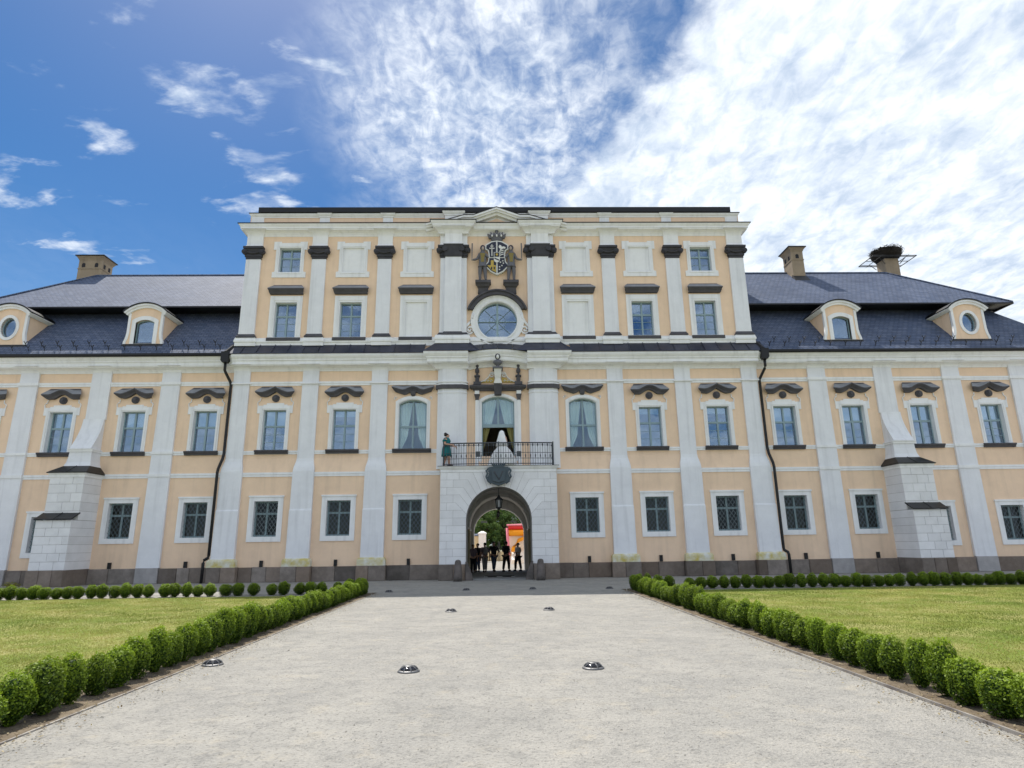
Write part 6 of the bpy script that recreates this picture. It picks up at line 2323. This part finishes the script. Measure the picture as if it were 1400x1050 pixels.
tree(-2.6, 40, 8.5, 2.9, 51, 'dense green tree over the cream courtyard wall, seen through the gateway')
tree(0.6, 38.5, 7.6, 2.4, 52, 'dark leafy tree straight behind the iron gate')
tree(3.8, 42, 9.0, 3.0, 53, 'tall green tree rising behind the inflatable slide')
tree(-1.3, 36, 5.6, 1.7, 57, 'low dense tree just behind the white gate pillar and iron gate')
tree(1.0, 36.5, 5.2, 1.6, 58, 'low dense tree behind the iron gate, beside the inflatable slide')
tree(-6.5, 46, 10.0, 3.6, 54, 'broad green tree farther behind the cream courtyard wall')
tree(-2.2, 52, 11, 4.2, 56, 'distant broad tree between the gate pillars, behind the nearer trees')
tree(2.4, 50, 10.5, 3.8, 55, 'large distant tree filling the gap over the iron gate')


# ================================================================== PEOPLE
def person(name, loc, rz, label, H=1.7, top='cloth_dark', bot='cloth_navy', hair='hair_dark', pose='stand', grp=None, dress=False, bag=False):
    """figure facing -y locally (towards the camera); one skinned body, clothing as children"""
    P = tag(empty(name, loc), label, 'person', grp)
    P.rotation_euler = (0, 0, rz)
    k = H / 1.7
    S = lambda x, y, z: (x * k, y * k, z * k)
    sw = .0 if pose == 'stand' else .10
    arms_out = {'stand': (.27, .26), 'walk': (.29, .30), 'fold': (.24, .10), 'hips': (.36, .24), 'rail': (.24, .22)}[pose]
    elbow_x, hand_x = arms_out
    hand_y = {'fold': -.22, 'rail': -.34}.get(pose, -.02)
    hand_z = {'fold': 1.10, 'rail': 1.06, 'hips': .98}.get(pose, .80)
    V, E_, r = [], [], []

    def add(p, rad, link=None):
        V.append(S(*p))
        r.append(tuple(q * k for q in rad) if isinstance(rad, tuple) else rad * k)
        if link is not None:
            E_.append((link, len(V) - 1))
        return len(V) - 1

    pel = add((0, 0, .95), (.15, .11))
    wai = add((0, 0, 1.12), (.125, .095), pel)
    che = add((0, .01, 1.32), (.15, .105), wai)
    nk = add((0, .01, 1.44), .055, che)
    n2 = add((0, -.005, 1.50), .05, nk)
    jaw = add((0, -.02, 1.555), .07, n2)
    hd_ = add((0, -.01, 1.62), (.085, .10), jaw)
    crn = add((0, 0, 1.685), .055, hd_)
    add((0, -.115, 1.60), .014, hd_)                     # nose
    for sx in both:
        hip = add((sx * .09, 0, .88), .085, pel)
        kn = add((sx * .10, -.02 + sx * sw, .48), .06, hip)
        an = add((sx * .10, .02 + sx * sw * 1.5, .09), .04, kn)
        add((sx * .11, -.12 + sx * sw * 1.5, .035), .035, an)
        sh = add((sx * .175, .01, 1.40), .06, che)
        el = add((sx * elbow_x, .03, 1.13), .042, sh)
        wr = add((sx * hand_x, hand_y, hand_z + .02), .026, el)
        pm = add((sx * hand_x, hand_y - .02, hand_z - .06), (.030, .018), wr)
        for q in range(4):
            f1 = add((sx * hand_x + (q - 1.5) * .017, hand_y - .03, hand_z - .115), .0085, pm)
            add((sx * hand_x + (q - 1.5) * .017, hand_y - .045, hand_z - .145 + .008 * abs(q - 1.5)), .0075, f1)
        t1 = add((sx * hand_x - sx * .035, hand_y - .03, hand_z - .07), .009, pm)
    body = skin_obj('body', V, E_, r, 'skin_tone', P, root=0)
    # hair
    b = MB()
    b.ellipsoid((0, .025 * k, 1.645 * k), (.098 * k, .105 * k, .085 * k), 12, 8)
    b.build('hair', hair, P, smooth=True)
    # shirt: torso shell with sleeves
    if not dress:
        tv, te, tr = [], [], []

        def ta(p, rad, l=None):
            tv.append(S(*p))
            tr.append(tuple(q * k for q in rad) if isinstance(rad, tuple) else rad * k)
            if l is not None:
                te.append((l, len(tv) - 1))
            return len(tv) - 1
        a0 = ta((0, 0, .90), (.175, .13))
        a1 = ta((0, 0, 1.12), (.155, .12), a0)
        a2 = ta((0, .01, 1.33), (.175, .125), a1)
        a3 = ta((0, .01, 1.43), (.08, .075), a2)
        for sx in both:
            s1 = ta((sx * .18, .01, 1.39), .075, a2)
            ta((sx * (elbow_x - .01), .03, 1.15), .058, s1)
        skin_obj('shirt', tv, te, tr, top, P, root=0)
        lv, le, lr = [S(0, 0, .96)], [], [(.165 * k, .125 * k)]
        for sx in both:
            i0 = len(lv)
            lv += [S(sx * .09, 0, .86), S(sx * .10, -.02 + sx * sw, .48), S(sx * .10, .02 + sx * sw * 1.5, .10)]
            lr += [.105 * k, .078 * k, .062 * k]
            le += [(0, i0), (i0, i0 + 1), (i0 + 1, i0 + 2)]
        skin_obj('trousers', lv, le, lr, bot, P, root=0)
    for sx in both:
        yo = .02 + sx * sw * 1.5
        MB().loft([[((sx * .105 + hx * math.cos(a * math.pi / 5)) * k, (yo - .045 + .13 * math.sin(a * math.pi / 5)) * k, z * k) for a in range(10)] for hx, z in ((.048, 0.0), (.050, .03), (.042, .075))]).build('shoe', 'cloth_dark', P)
    if bag:
        MB().ellipsoid((0, .19 * k, 1.22 * k), (.15 * k, .09 * k, .22 * k), 12, 8).build('backpack', 'cloth_grey', P, smooth=True)
    return P


PGRP = 'people standing in the gateway passage'
person('person', (-1.58, 6.9, .012), .3, 'person in dark top and mauve scarf at the passage wall by another visitor', 1.62, 'cloth_mauve', 'cloth_dark', pose='stand', grp=PGRP)
person('person', (-1.34, 8.0, .012), -.5, 'dark clothed person close beside the mauve topped visitor in the gateway', 1.68, 'cloth_dark', 'cloth_navy', pose='stand', grp=PGRP)
person('person', (-.88, 7.6, .012), 3.4, 'person in grey trousers with a pale backpack standing in the gateway', 1.72, 'cloth_mauve', 'cloth_grey', pose='walk', grp=PGRP, bag=True)
person('person', (-.33, 8.2, .012), .5, 'stout person in dark jacket and blue jeans under the lantern', 1.78, 'cloth_dark', 'cloth_navy', pose='hips', grp=PGRP)
person('person', (.44, 8.0, .012), 2.5, 'person all in black in front of the inflatable slide', 1.80, 'cloth_dark', 'cloth_dark', pose='fold', grp=PGRP)
person('person', (1.18, 8.4, .012), -.9, 'person in a light grey shirt and dark trousers by the passage wall', 1.68, 'cloth_light', 'cloth_dark', pose='fold', grp=PGRP)

# woman in teal dress on the balcony
wm = person('person', (-2.60, -1.02, 5.43), math.radians(80), 'woman in a teal knee length dress at the balcony railing', 1.60, pose='rail', dress=True)
b = MB()
b.loft([[(r1 * math.cos(a * math.pi / 8), .01 + r2 * math.sin(a * math.pi / 8), z) for a in range(16)] for r1, r2, z in ((.24, .20, .50), (.22, .185, .66), (.205, .17, .86), (.165, .135, 1.02), (.17, .14, 1.14), (.20, .165, 1.26), (.17, .12, 1.36), (.09, .08, 1.41))])
b.build('dress', 'teal_cloth', wm, smooth=True)
for sx in both:
    MB().tube([(sx * .15, .01, 1.34), (sx * .20, .02, 1.26), (sx * .225, .025, 1.18)], [.075, .075, .068], 8).build('sleeve', 'teal_cloth', wm, smooth=True)
MB().ellipsoid((0, .06, 1.62), (.06, .06, .05), 8, 6).build('hair_bun', 'hair_dark', wm)
wm.scale = (1.28, 1.28, 1.04)

# bride on the balcony
br = person('person', (.20, -.70, 5.43), math.radians(150), 'bride in a white gown and long veil on the balcony', 1.72, top='bridal_white', pose='fold', dress=True)
b = MB()
b.loft([[(r1 * math.cos(a * math.pi / 12) + .10 * (1 - min(1, z / .95)) * 0, r2 * math.sin(a * math.pi / 12), z) for a in range(24)] for r1, r2, z in ((.80, .62, .02), (.76, .58, .12), (.64, .50, .40), (.44, .36, .75), (.24, .20, .98), (.15, .125, 1.10), (.17, .14, 1.25), (.165, .125, 1.34))])
b.build('gown', 'bridal_white', br, smooth=True)
b = MB()
b.loft([[(r1 * math.cos(a * math.pi / 10), .05 + r2 * math.sin(a * math.pi / 10), z) for a in range(20)] for r1, r2, z in ((.30, .20, 1.0), (.26, .19, 1.25), (.19, .16, 1.45), (.135, .14, 1.60), (.11, .12, 1.70), (.05, .05, 1.755))])
b.build('veil', 'bridal_white', br, smooth=True)
br.scale = (1.06, 1.06, 1.06)
